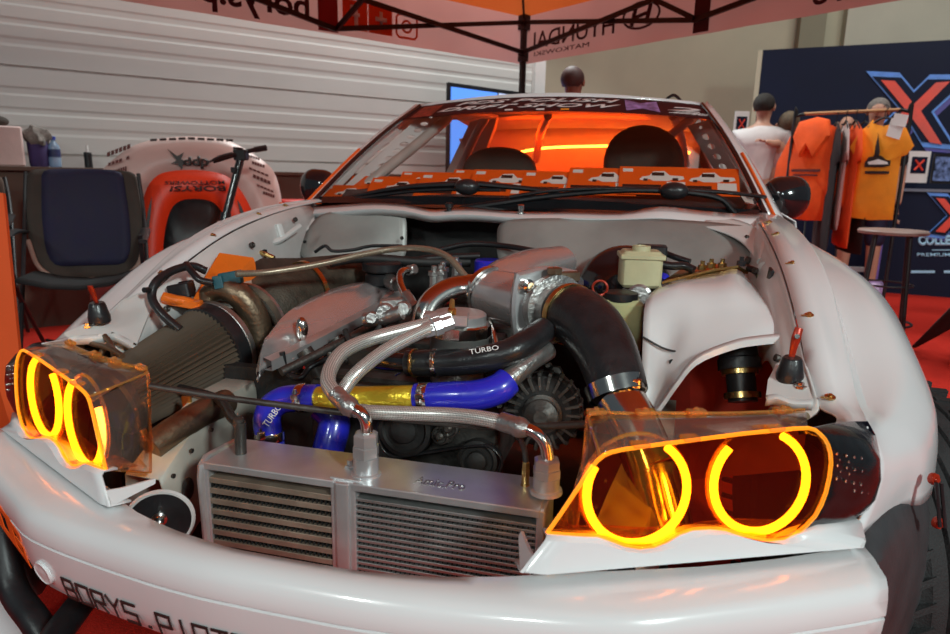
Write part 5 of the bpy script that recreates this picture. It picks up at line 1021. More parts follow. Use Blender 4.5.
# ---- spare bonnet leaning against the counter
bd = V((math.sin(rad(48)), math.cos(rad(48)), 0)); bnr = V((bd.y, -bd.x, 0)); BP = V((-2.34, 3.02, 0)); bn_ = (bnr+V((0, 0, .12))).normalized()
OA = [(90, 300), (92, 250), (94, 205), (98, 176), (120, 154), (140, 143), (165, 138), (192, 136.5), (220, 138.5), (240, 146), (262, 160), (274, 172), (281, 196), (285, 240), (287, 300)]
OB = [(140, 300), (139, 262), (140, 232), (142, 208), (147, 188), (157, 176), (170, 171.5), (190, 170), (210, 171.5), (226, 176), (238, 187), (248, 203), (257, 225), (264, 255), (270, 300)]
OC = [(163, 300), (163, 275), (163, 255), (164, 238), (167, 221), (172, 208), (180, 201), (191, 199), (203, 199.5), (214, 203), (224, 215), (231, 228), (237, 243), (241, 262), (244, 300)]
def bp_(px, py, o=0.): return atp(px, py, BP+V((0, 0, .7))+bn_*o, bn_)
a_ = catmull([bp_(*p) for p in OA], 3); b_ = catmull([bp_(p[0], p[1], .05) for p in OB], 3); c_ = catmull([bp_(p[0], p[1], .055) for p in OC], 3); ce = [bp_(203+(i-21)*.4, 300, .02) for i in range(len(a_))]
sb = thing('car_bonnet', BP, 'white and orange spare bonnet stood upside down against the counter', 'car bonnet')
def mid_(A, B, t, o): return [x.lerp(y, t)+bn_*o for x, y in zip(A, B)]
g = MB(); g.grid([[p-bn_*.03 for p in a_], a_, mid_(a_, b_, .2, .018), mid_(a_, b_, .6, .014), b_]); P(g, 'bonnet_skin', pm('white_bonnet_paint', (.66, .47, .43), .42, 0, .05, 4, 0), sb, smooth=60, solid=.004)
g = MB(); g.grid([b_, mid_(b_, c_, .5, .004), c_]); P(g, 'orange_panel', pm('orange_bonnet_paint', (.86, .05, .008), .45, 0, .06, 4, 0), sb, smooth=60, solid=.004)
g = MB(); g.grid([c_, mid_(c_, ce, .5, -.01), ce]); P(g, 'black_vent_panel', m['black'], sb, smooth=60, solid=.004)
def onb(x0, y0, x1, y1, x2, y2, x3, y3, o=.075): return bil(bp_(x0, y0, o), bp_(x1, y1, o), bp_(x2, y2, o), bp_(x3, y3, o))
lettering('bonnet_lettering', 'ddp', onb(183, 167.5, 209, 169.5, 209, 155, 183, 157.5), m['ink'], sb, bold=.04)
g = MB(); g.prism([bp_(x, y, .07) for x, y in ((167, 148.5), (177, 156), (184, 152.5), (181, 159), (189, 164), (183, 165), (182, 170), (178, 164.5), (171, 163.5), (176.5, 160.5))], bn_*.002); P(g, 'star_emblem', m['ink'], sb, smooth=0)
def flip180(f): return lambda u, v: f(1-u, 1-v)
lettering('bonnet_lettering', 'BORYS!', flip180(onb(169, 191.5, 226, 191, 225, 185.5, 171, 186, .078)), m['ink'], sb, bold=.02)
lettering('bonnet_lettering', 'MOTTOWERS', flip180(onb(164, 184.5, 225, 184.5, 224, 180.5, 165, 181, .078)), m['ink'], sb, bold=.01)
for (x0, y0, x1, y1, h_) in ((107, 157, 131, 148, 4.5), (108, 166, 130, 158.5, 3), (114, 175, 127, 171, 5)):
    g = MB(); n = 6
    for k in range(n):
        if k % 5 == 4 and h_ < 4: continue
        xa, ya, xb, yb = x0+(x1-x0)*k/n, y0+(y1-y0)*k/n, x0+(x1-x0)*(k+.8)/n, y0+(y1-y0)*(k+.8)/n; g.prism([bp_(xa, ya, .045), bp_(xb, yb, .045), bp_(xb, yb-h_, .045), bp_(xa, ya-h_, .045)], bn_*.002)
    P(g, 'sponsor_sticker', m['inkred'], sb, smooth=0)
for (x0, y0, x1, y1, h_) in ((248, 157, 260, 160.5, 2.5), (252, 164, 265, 168, 3), (249, 169, 269, 177, 2), (253, 177.5, 271, 185, 3.5), (257, 186, 274, 193, 2), (263, 194, 275, 198, 3)):
    g = MB(); n = 5
    for k in range(n):
        xa, ya, xb, yb = x0+(x1-x0)*k/n, y0+(y1-y0)*k/n, x0+(x1-x0)*(k+.8)/n, y0+(y1-y0)*(k+.8)/n; g.prism([bp_(xa, ya, .05), bp_(xb, yb, .05), bp_(xb, yb-h_, .05), bp_(xa, ya-h_, .05)], bn_*.002)
    P(g, 'sponsor_sticker', m['inkred'], sb, smooth=0)
for xs in (((152, 196), (148, 210), (145, 236), (148, 236), (151, 212)), ((237, 199), (242, 208), (250, 228), (247, 226), (240, 212))):
    g = MB(); g.prism([bp_(x, y, .075) for x, y in xs], bn_*.002); P(g, 'black_slash', m['ink'], sb, smooth=0)
g = MB()
for k in range(9): g.prism([bp_(150+k*9.5, 139.5-abs(k-4)*-.45, .035), bp_(157+k*9.5, 139.5-abs(k+.7-4)*-.45, .035), bp_(157+k*9.5, 137.2-abs(k+.7-4)*-.45, .03), bp_(150+k*9.5, 137.2-abs(k-4)*-.45, .03)], bn_*.003)
P(g, 'edge_lettering', m['ink'], sb, smooth=0)
# ---- red crate and orange post past the bonnet
q = at(293, 200, D=4.6); q.z = 0; g = MB(); g.box(q+V((0, 0, .43)), (.22, .22, .86), wd, wn, bev=.02); tag(g.build('red_cabinet', pm('red_plastic', (.60, .02, .012), .45), smooth=30), 'bright red cabinet between the bonnet and the black mirror', 'cabinet')
q = at(281, 200, D=4.15); q.z = 0; g = MB(); g.tube([q, q+V((0, 0, .86))], .012, 10, 2); g.box(q+V((0, 0, .01)), (.1, .1, .02)); tag(g.build('orange_post', m['orangecloth']), 'thin orange post standing beside the red cabinet', 'post')
# ---- electric scooter
sc = thing('electric_scooter', at(224, 260, D=3.7)*1, 'black electric scooter parked in front of the orange bonnet', 'scooter'); z0 = sc.location.copy(); sc.location.z = 0
A_ = lambda x, y, D=3.72: at(x, y, D=D)
g = MB(); g.tube([A_(241, 157), A_(232, 192), A_(226, 215)], .022, 14, 4); g.tube([A_(226, 213), A_(218, 262), A_(214, 300)], .030, 14, 4); P(g, 'steering_stem', m['blackgloss'], sc)
g = MB(); g.tube([A_(214, 161, 3.6), A_(226, 157.5, 3.66), A_(241, 153, 3.72), A_(256, 149.5, 3.78), A_(265, 148, 3.82)], .013, 12, 5); hb = P(g, 'handlebar', m['black'], sc)
for (a, b) in (((233, 149.5, 3.7), (243, 151, 3.72)), ((255, 149.7, 3.78), (266, 147.8, 3.82))): g = MB(); g.tube([A_(*a), A_(*b)], .017, 12, 2); P(g, 'grip', m['rubber'], hb)
g = MB(); g.tube([A_(232, 154, 3.66), A_(220, 157, 3.6), A_(211, 161, 3.56), A_(207, 162, 3.55)], [.012, .01, .006, .005], 8); P(g, 'brake_lever', m['black'], hb)
g = MB(); g.box(A_(241, 155), (.07, .06, .06), CR, (0, 0, 1), bev=.01); g.box(A_(236, 170), (.03, .03, .09), CR, (0, 0, 1), bev=.006); P(g, 'display_unit', m['black'], sc, smooth=30)
g = MB(); g.box(A_(222, 222, 3.68), (.035, .01, .05), CR, (0, 0, 1)); P(g, 'square_sticker', m['pinkcloth'], sc, smooth=0)
fw = A_(213, 300); fw.z = .11; g = MB(); g.lathe(fw, (bnr.y, -bnr.x, 0), [(-.02, .06), (-.022, .09), (-.012, .108), (.012, .108), (.022, .09), (.02, .06)], 28); P(g, 'front_wheel', m['tyre'], sc)
g = MB(); b0 = fw+V((0, 0, .03)); g.box(b0+bd*.5+V((0, 0, .0)), (.75, .15, .06), bd, bnr, bev=.015); P(g, 'deck', m['black'], sc); rw = fw+bd*.98; g = MB(); g.lathe(rw, (bnr.y, -bnr.x, 0), [(-.02, .06), (-.022, .09), (-.012, .108), (.012, .108), (.022, .09), (.02, .06)], 28); P(g, 'rear_wheel', m['tyre'], sc)
g = MB(); g.tube([A_(214, 296), fw+V((0, 0, .10)), fw], .026, 10, 3); P(g, 'fork', m['black'], sc)
# ---- folding camp chairs
def chair(c, fx, mat, rim, label, w_=.60, top=1.03, seat=.45, back=.0):
    X = V(fx).normalized(); F = V((X.y, -X.x, 0))   # F: the way the sitter faces
    t = thing('camp_chair', c, label, 'chair', None); c = V(c)
    def q(u, f, z): return c+X*(u*w_)+F*f+V((0, 0, z))
    g = MB(); rows = []
    for j in range(9):
        v = j/8; z = seat-.07+(top-seat+.07)*v; hw = .44+.05*math.sin(math.pi*min(1, v*1.0))+(.02 if j == 8 else 0)-(.16 if j == 0 else .05 if j == 1 else 0)
        rows.append([q(hw*u, -.10-.10*v-.06*(1-u*u)*(1-v*.3), z-(.05*(1-u*u)*0 if j else 0)+(-.012*u*u if j == 8 else 0)) for u in (-1, -.75, -.45, 0, .45, .75, 1)])
    g.grid(rows); bk = P(g, 'backrest', mat, t, smooth=80, sub=1, solid=.02)
    g = MB(); g.grid([[r[1]+F*.018]+[p+F*.018 for p in r[2:5]]+[r[5]+F*.018] for r in rows[1:9]]); P(g, 'centre_panel', m['navycloth'] if rim else mat, bk, smooth=80, sub=1, solid=.012)
    if rim: g = MB(); g.tube([p+F*.02 for p in catmull([rows[3][0], rows[1][0], rows[0][1], rows[0][3], rows[0][5], rows[1][6], rows[3][6]], 5)], .012, 8, raw=True); P(g, 'pale_piping', m['paleh'], bk)
    g = MB(); g.grid([[q(u*.44, f, seat-.05*(1-u*u)+.02*(f/.4)) for u in (-1, -.5, 0, .5, 1)] for f in (-.08, .1, .3, .42)]); P(g, 'seat', m['blackcloth'], t, smooth=80, solid=.015)
    for s in (-1, 1):
        g = MB(); g.tube([q(s*.47, -.22, top-.02), q(s*.5, -.1, seat+.2), q(s*.5, .40, .02)], .011, 8, 4); P(g, 'leg', m['black'], t)
        g = MB(); g.tube([q(s*.5, .38, seat+.22), q(s*.5, .30, seat), q(s*.5, -.30, .02)], .011, 8, 4); P(g, 'leg', m['black'], t)
        g = MB(); g.tube([q(s*.5, -.14, seat+.2), q(s*.52, .1, seat+.22), q(s*.52, .42, seat+.19)], [.02, .028, .022], 10, flat=.5); P(g, 'armrest', m['black'], t)
    g = MB(); g.tube([q(-.48, .38, .06), q(.48, -.28, .06)], .009, 8, 2); g.tube([q(.48, .38, .06), q(-.48, -.28, .06)], .009, 8, 2); P(g, 'cross_brace', m['black'], t)
    return t
c = at(85, 240, D=3.6); chair((c.x, c.y, 0), (math.cos(rad(38)), math.sin(rad(38)), 0), m['greycloth'], True, 'navy and grey folding camp chair in front of the spare bonnet', w_=.585, top=1.04, seat=.50)
c = at(-44, 240, D=3.72); chair((c.x, c.y, 0), (math.cos(rad(45)), math.sin(rad(45)), 0), pm('brown_fabric', (.085, .055, .042), .85, 0, .2, 9, .12), False, 'brown folding camp chair beside the navy chair, against the counter', w_=.52, top=1.0, seat=.55)
# ---- orange banner stand at the far left
bs = thing('banner_stand', (-1.62, 1.12, 0), 'plain orange roll-up banner at the left edge beside the headlight', 'banner')
q0, q1, q2, q3 = at(-60, 190, D=2.0), at(3, 193, D=2.0), at(24, 400, D=2.0), at(-60, 400, D=2.0)
dn = (q2-q1).normalized(); q2 = q1+dn*((.04-q1.z)/dn.z); q3 = V((q0.x, q0.y, .04))
bs.location = (q2.x, q2.y, 0)
g = MB(); g.prism([q0, q1, q2, q3], CF*.012); P(g, 'banner_panel', pm('orange_banner', (.80, .10, .012), .6, 0, .05, 5, .02), bs, smooth=0)
g = MB(); g.box((q2+q3)/2+V((0, 0, -.01)), ((q2-q3).length+.06, .12, .06), q2-q3, CF, bev=.01); P(g, 'banner_base', m['dim'], bs, smooth=30)
# ---- lit screen behind the car
ds = thing('display_screen', at(500, 85, D=6.2), 'large blue-lit screen with a dark frame behind the car roof', 'screen'); ds.location.z = 0
sdn = (at(545, 90, D=6.9)-at(450, 82, D=6.05)); sdn.z = 0; sdn.normalize(); sfn = V((sdn.y, -sdn.x, 0)); s0 = at(450, 82, D=6.05); W_ = 1.85; H_ = .95
mid = s0+sdn*W_/2-V((0, 0, H_/2))
g = MB(); g.box(mid-sfn*.03, (W_, .05, H_), sdn, sfn, bev=.005); P(g, 'screen_frame', m['black'], ds, smooth=30)
lit = emis('blue_screen_light', (.10, .30, .95), 1.); lit2 = emis('pale_screen_light', (.50, .64, .95), .95)
for k in range(3): g = MB(); g.box(mid+sdn*(W_/3*(k-1))+V((0, 0, 0)), (W_/3-.03, .012, H_-.08), sdn, sfn); P(g, 'screen_tile', lit if k == 0 else lit2, ds, smooth=0)
for s in (-.6, .6): g = MB(); b_ = mid+sdn*s; g.tube([V((b_.x, b_.y, 0))-sfn*.06, b_-sfn*.06], .03, 10, 2); g.box(V((b_.x, b_.y, .015))-sfn*.06, (.1, .5, .03), sdn, sfn); P(g, 'screen_stand', m['black'], ds)
# ================================================================== right side: display stand
navy = pm('navy_display_board', (.007, .011, .032), .6, 0, .1, 3, .0, spec=.2)
D0, D1 = at(763, 50, D=7.5), at(950, 56, D=6.8); dd = D1-D0; dd.z = 0; dd.normalize(); dnm = V((dd.y, -dd.x, 0))
if dnm.y > 0: dnm = -dnm
dw = thing('display_wall', (D0.x, D0.y, 0), 'tall navy display wall with a big red and blue X logo', 'display wall')
H0 = D0.z; c = V((D0.x, D0.y, H0/2))+dd*2.6
g = MB(); g.box(c-dnm*.12, (5.2, .24, H0), dd, dnm); P(g, 'wall_panel', navy, dw, smooth=0)
g = MB(); g.box(V((D0.x, D0.y, H0/2))-dnm*.12-dd*.025, (.05, .25, H0), dd, dnm); P(g, 'side_edge', beige, dw, smooth=0)
def dp(px, py, o=.004): return atp(px, py, V((D0.x, D0.y, 1))+dnm*o, dnm)
redx = pm('logo_red', (.80, .06, .03), .4, 0, .15, 6, 0); bluex = pm('logo_blue', (.10, .28, .80), .4, 0, .25, 8, 0); vio = pm('logo_violet', (.07, .05, .30), .4, 0, .2, 8, 0)
XO = [(866, 71), (899.5, 72.5), (914, 90), (930, 74.5), (975, 74.5), (934, 112), (958, 150), (923, 147), (911, 127), (893, 146), (862, 142), (898, 108)]
XI = [(881, 80), (895, 81), (914, 104), (936, 82.5), (950, 81.5), (921, 111), (942, 144.5), (930, 142.5), (912, 118), (895, 136), (880, 134), (905, 109)]
def Xlogo(fn, par, s=1., ox=0, oy=0):
    cx, cy = 913, 109
    T = lambda L: [((x-cx)*s+cx+ox, (y-cy)*s+cy+oy) for x, y in L]
    for L, mt, o, nm in (([(x+3, y+4) for x, y in XO], vio, .003, 'logo_shadow'), (XO, bluex, .012, 'logo_outline'), ([((x-cx)*.86+cx, (y-cy)*.86+cy) for x, y in XO], navy, .020, 'logo_inline'), (XI, redx, .028, 'logo_cross')):
        g = MB(); g.prism([fn(x, y, o) for x, y in T(L)], -dnm*.006); P(g, nm, mt, par, smooth=0)
Xlogo(dp, dw)
# counter in front of the wall
K0 = at(893, 183, D=6.35); kz = .985
def dc(px, py, o=.0): return atp(px, py, V((K0.x, K0.y, 1))+dnm*o, dnm)
kc = thing('display_counter', (K0.x, K0.y, 0), 'navy counter with a small X logo and pale blue lettering', 'counter')
kc0 = dc(888, 185); kc0.z = 0; g = MB(); g.box(kc0+dd*1.4-dnm*.25+V((0, 0, kz/2)), (2.8, .5, kz), dd, dnm); P(g, 'counter_front', navy, kc, smooth=0)
g = MB(); g.box(kc0+dd*1.4-dnm*.25+V((0, 0, kz+.012)), (2.84, .54, .024), dd, dnm); P(g, 'counter_top', pm('grey_counter_top', (.16, .17, .22), .4), kc, smooth=0)
g = MB(); g.box(kc0+V((0, 0, kz/2))-dd*.02, (.04, .52, kz), dd, dnm); P(g, 'violet_edge', pm('violet_edge', (.16, .11, .42), .4), kc, smooth=0)
Xlogo(dc, kc, .62, 43, 107)
cy_ = pm('pale_blue_print', (.40, .72, .95), .4, 0, .05, 9, 0)
lettering('counter_lettering', 'COLLECTION', bil(dc(918, 245.5, .006), dc(985, 245.5, .006), dc(985, 235, .006), dc(918, 235, .006)), cy_, kc, bold=.06)
lettering('counter_lettering', 'PREMIUM DISPLAY', bil(dc(917, 256.5, .006), dc(985, 256.5, .006), dc(985, 253, .006), dc(917, 253, .006)), cy_, kc, bold=.01)
for x0, x1 in ((911, 935), (944, 970)): g = MB(); g.prism([dc(x0, 273, .004), dc(x1, 273, .004), dc(x1, 270.5, .004), dc(x0, 270.5, .004)], -dnm*.003); P(g, 'small_print_line', cy_, kc, smooth=0)
g = MB(); g.prism([dc(932, 250.4, .004), dc(985, 250.4, .004), dc(985, 249.6, .004), dc(932, 249.6, .004)], -dnm*.003); P(g, 'small_print_line', cy_, kc, smooth=0)
# skirting light at the foot of the wall
g = MB(); a, b = at(806, 267.5, D=7.2), at(866, 269.5, D=7.0); g.box((a+b)/2, ((b-a).length, .03, .05), b-a, dnm); S(g, 'baseboard_right', m['paper'], smooth=0)
# sign cards
def card(px, py, D, w_, h_, label, z=None):
    c = at(px, py, D=D); t = thing('sign_card', c-V((0, 0, h_/2)), label, 'sign'); X = CR.copy(); X.z = 0; X.normalize(); n = V((X.y, -X.x, 0))
    g = MB(); g.box(c, (w_, .012, h_), X, n); P(g, 'card', m['paper'], t, smooth=0)
    g = MB(); g.box(c+n*.008+V((0, 0, h_*.06)), (w_*.72, .004, h_*.52), X, n); P(g, 'dark_picture', navy, t, smooth=0)
    for a in (-1, 1): g = MB(); g.tube([c+n*.012+X*(-w_*.2*a)+V((0, 0, h_*.06-h_*.16)), c+n*.012+X*(w_*.2*a)+V((0, 0, h_*.06+h_*.16))], w_*.05, 6, 2); P(g, 'cross_mark', redx, t)
    return t, c, X, n
card(918, 167, 6.25, .20, .29, 'white card with an X on the counter beside the clothes rail')
t, c, X, n = card(741, 126, 6.3, .135, .27, 'white card on a thin pole left of the man in white')
g = MB(); g.tube([V((c.x, c.y, .01))-n*.02, c-n*.02], .012, 8, 2); g.lathe((c.x-n.x*.02, c.y-n.y*.02, 0), (0, 0, 1), [(0, .15), (.02, .14)], 20); P(g, 'card_pole', m['black'], t)
c = at(945, 169, D=6.2); mn = thing('picture_screen', c-V((0, 0, .14)), 'small colour screen standing on the navy counter', 'screen'); X = CR.copy(); X.z = 0; X.normalize(); n = V((X.y, -X.x, 0))
g = MB(); g.box(c, (.24, .02, .27), X, n); P(g, 'screen_frame', m['black'], mn, smooth=0); g = MB(); g.box(c+n*.012, (.22, .004, .22), X, n); P(g, 'screen_image', pm('mixed_blue_image', (.12, .18, .36), .3, 0, 1., 26, 0), mn, smooth=0)
# ---- bar stool
sc_ = at(893, 231, D=4.2); bs_ = thing('bar_stool', (sc_.x, sc_.y, 0), 'round pale-topped bar stool with black legs on the red carpet', 'stool'); zs = sc_.z
g = MB(); g.lathe((sc_.x, sc_.y, zs-.02), (0, 0, 1), [(0, .18), (.004, .195), (.02, .198), (.028, .19), (.028, 0)], 40, cap=False); g.lathe((sc_.x, sc_.y, zs-.02), (0, 0, 1), [(0, .18), (0, 0)], 40, cap=False); P(g, 'seat', pm('pale_birch_seat', (.27, .19, .165), .5, 0, .08, 8, .02), bs_, smooth=40)
for a in (30, 120, 210, 300):
    d = V((math.cos(rad(a)), math.sin(rad(a)), 0)); g = MB(); g.tube([V((sc_.x, sc_.y, zs-.02))+d*.13, V((sc_.x, sc_.y, .0))+d*.19], .013, 10, 3); P(g, 'leg', m['black'], bs_)
g = MB(); 
g.tube([V((sc_.x+.178*math.cos(a*.2618), sc_.y+.178*math.sin(a*.2618), .17)) for a in range(25)], .008, 8, raw=True); P(g, 'footrest', m['black'], bs_)
g = MB(); g.tube([V((sc_.x+.155*math.cos(a*.2618), sc_.y+.155*math.sin(a*.2618), .42)) for a in range(25)], .006, 8, raw=True); P(g, 'leg_ring', m['black'], bs_)
# ---- clothes rail
RA, RB = at(798, 112, D=5.25), at(909, 106, D=4.75); RA.z = RB.z = 1.575; rx = (RB-RA); rx.z = 0; RL = rx.length; rx.normalize(); rn = V((rx.y, -rx.x, 0))
ra = thing('clothes_rail', ((RA+RB)/2).to_tuple()[:2]+(0,), 'black clothes rail with a wooden bar, hung with race team shirts', 'clothes rail')
def rp(t, z, o=0.): return RA+rx*t+rn*o+V((0, 0, z-RA.z))
for t, s in ((0, -1), (RL, 1)):
    g = MB(); g.tube([rp(t-s*.06, 1.575), rp(t+s*.0, 1.56), rp(t+s*.02, 1.5), rp(t+s*.02, .06)], .013, 10, 5); P(g, 'upright', m['black'], ra)
    g = MB(); g.tube([rp(t+s*.02, .05, -.25), rp(t+s*.02, .05, .25)], .015, 10, 2)
    P(g, 'foot_bar', m['black'], ra)
    for o in (-.24, .24): g = MB(); g.lathe(rp(t+s*.02, .025, o), (rx), [(-.012, .025), (.012, .025)], 14); P(g, 'castor', m['black'], ra)
g = MB(); g.tube([rp(.05, 1.575), rp(RL-.05, 1.575)], .013, 10, 2); P(g, 'hanging_bar', pm('beech_bar', (.55, .27, .12), .5), ra)
def garment(t, mat, label, name='tee_shirt', wdt=.5, ln=.72, ang=0., slv=.15, th=.05, hood=False, z=1.50, off=0.):
    """shirt outline in its own plane, hung from the bar at t"""
    X = (rx*math.sin(rad(ang))+rn*math.cos(rad(ang))).normalized(); N = X.cross(V((0, 0, 1))); c = rp(t, z, off)
    o = thing(name, c-V((0, 0, ln)), label, 'hoodie' if hood else 'shirt', None)
    def q(u, v, n=0.): return c+X*u-V((0, 0, v))+N*n
    h = wdt/2; g = MB()
    body = [(-.08, .0), (-h*.75, .045), (-h, .07), (-h-slv*.55, .07+slv), (-h-slv*.25, .11+slv*1.15), (-h*.96, .24), (-h*.95, ln*.6), (-h*1.0, ln), (0, ln+.012), (h*1.0, ln), (h*.95, ln*.6), (h*.96, .24), (h+slv*.25, .11+slv*1.15), (h+slv*.55, .07+slv), (h, .07), (h*.75, .045), (.08, .0), (.05, .035), (0, .05), (-.05, .035)]
    if hood: body = [(-.08, .0), (-h*.75, .035), (-h, .08), (-h-.10, .30), (-h-.13, .62), (-h-.04, .64), (-h*.93, .34), (-h*.95, ln), (0, ln+.01), (h*.95, ln), (h*.93, .34), (h+.04, .64), (h+.13, .62), (h+.10, .30), (h, .08), (h*.75, .035), (.08, .0), (0, .04)]
    P_ = [q(u, v, .008*math.sin(u*40)*(v > .25)) for u, v in body]
    n = len(P_); cc = q(0, ln*.45)
    # front and back puffed skins with soft vertical folds
    def skin(sg):
        rows = []
        for k in (1, .9, .7, .4, .12): rows.append([cc+(p-cc)*k+N*(sg*th*.5*(1-k**4)+.006*math.sin(i*2.1+k*5)*(1-k)) for i, p in enumerate(P_)])
        g.grid(rows if sg > 0 else [r[::-1] for r in rows], 0, True); g.face(range(len(g.v)-n, len(g.v)))
    skin(1); skin(-1); P(g, 'cloth', mat, o, smooth=70)
    if hood:
        g = MB(); g.pillow([q(-.12, -.02, .03), q(-.15, .10, .05), q(-.06, .26, .08), q(.0, .17, .08), q(.06, .26, .08), q(.15, .10, .05), q(.12, -.02, .03), q(0, -.05, .0)], N, .09); P(g, 'hood', mat, o)
        g = MB(); g.box(q(.0, .36, th*.5+.012), (.24, .006, .02), X, N); g.box(q(.0, .395, th*.5+.012), (.20, .006, .012), X, N); P(g, 'chest_print', m['inkred'], o, smooth=0)
    g = MB(); g.tube([q(-h*.7, .055), q(0, -.01), q(h*.7, .055)], .008, 8, 3); g.tube([q(0, -.01), q(0, -.05), q(.018, -.075), q(.0, -.095), q(-.018, -.08)], .003, 6, 4); P(g, 'hanger', m['black'], o)
    return o, q, N, X, th
garment(.15, m['orangecloth'], 'orange hoodie with a dark chest print, first on the rail', 'hooded_sweatshirt', .42, .74, 74, hood=True, z=1.50, th=.12)
garment(.29, m['blackcloth'], 'plain black long top hanging right of the orange hoodie', 'tee_shirt', .5, .95, 24, z=1.49)
garment(.355, m['pinkcloth'], 'pale pink shirt hanging right of the black long top', 'tee_shirt', .48, .80, 22, z=1.50)
garment(.42, m['orangecloth'], 'red-orange shirt hanging between the pink and black shirts', 'tee_shirt', .5, .93, 26, z=1.50)
garment(.485, m['blackcloth'], 'black shirt hanging directly behind the yellow-orange shirt', 'tee_shirt', .5, .96, 34, z=1.49)
o, q, N, X, th = garment(.655, m['amberc'], 'yellow-orange shirt with a printed car, frontmost on the rail', 'tee_shirt', .30, .70, 78, z=1.50, slv=.12, th=.07, off=.20)
g = MB(); g.prism([q(u, v, th*.5+.012) for u, v in ((-.07, .30), (-.05, .265), (.03, .255), (.07, .285), (.10, .29), (.10, .325), (.06, .335), (-.07, .335))], N*.002); P(g, 'car_print', m['ink'], o, smooth=0)
g = MB(); g.prism([q(u, v, th*.5+.016) for u, v in ((-.05, .30), (.02, .28), (.08, .30), (.09, .315), (-.04, .318))], N*.002); P(g, 'print_highlight', m['paper'], o, smooth=0)
g = MB(); g.box(q(.02, .372, th*.5+.012), (.16, .005, .02), X, N); P(g, 'print_caption', m['ink'], o, smooth=0)
g = MB(); g.prism([q(u, v, th*.5+.02) for u, v in ((.07, .0), (.16, .03), (.14, .15), (.05, .12))], N*.003); g.prism([q(u, v, th*.5+.03) for u, v in ((.09, -.03), (.18, -.01), (.17, .07), (.08, .05))], N*.003); P(g, 'price_tag', m['paper'], o, smooth=0)
# ================================================================== people
def skinbody(name, mat, J, E_, root, par=None, lv=2):
    """J: joint -> (point, radius or (rx, ry)); grown with a Skin modifier"""
    ks = list(J); me = bpy.data.meshes.new(name); me.from_pydata([tuple(J[k][0]) for k in ks], [(ks.index(a), ks.index(b)) for a, b in E_], [])
    o = bpy.data.objects.new(name, me); COL.objects.link(o); me.materials.append(mat)
    sk = o.modifiers.new('skin', 'SKIN'); sk.use_smooth_shade = True
    for i, k in enumerate(ks):
        r = J[k][1]; me.skin_vertices[0].data[i].radius = r if isinstance(r, tuple) else (r, r); me.skin_vertices[0].data[i].use_root = (k == root)
    q = o.modifiers.new('sub', 'SUBSURF'); q.levels = lv; q.render_levels = lv
    if par is not None: setpar(o, par)
    return o
def face_head(p, c, F, h, mat):
    """eyes, nose, mouth and ears on a head of height h centred at c and facing F"""
    F = V(F).normalized(); X = F.cross(V((0, 0, 1))).normalized()
    g = MB(); g.ell(c+F*h*.40-V((0, 0, h*.06)), (.012, .016, .022), X, F, 8, 6); P(g, 'nose', mat, p)
    for s in (-1, 1):
        g = MB(); g.ell(c+F*h*.36+X*s*h*.14, (.013, .008, .007), X, F, 8, 6); P(g, 'eye', m['ink'], p)
        g = MB(); g.ell(c+X*s*h*.335-V((0, 0, h*.02)), (.012, .022, .034), X, F, 10, 6); P(g, 'ear', mat, p)
    g = MB(); g.ell(c+F*h*.37-V((0, 0, h*.24)), (.024, .006, .006), X, F, 8, 6); P(g, 'mouth', m['inkred'], p)
def hand(p, w0, dr, up, mat, s=1.):
    """palm with five bent fingers leaving wrist w0 along dr"""
    dr = V(dr).normalized(); up = V(up); up = (up-dr*up.dot(dr)).normalized(); sd = dr.cross(up); g = MB()
    g.ell(w0+dr*.045*s, (.052*s, .040*s, .018*s), dr, sd, 12, 8)
    for k, L in enumerate((.062, .072, .067, .052)):
        b = w0+dr*.08*s+sd*((k-1.5)*.019*s); g.tube([b, b+dr*L*.5*s+up*.004*s, b+dr*L*.85*s-up*.012*s, b+dr*L*s-up*.03*s], [.0095*s, .009*s, .008*s, .006*s], 8, 3)
    b = w0+dr*.03*s-sd*.032*s; g.tube([b, b+dr*.03*s-sd*.022*s, b+dr*.06*s-sd*.026*s-up*.012*s], [.011*s, .010*s, .007*s], 8, 3); P(g, 'hand', mat, p)
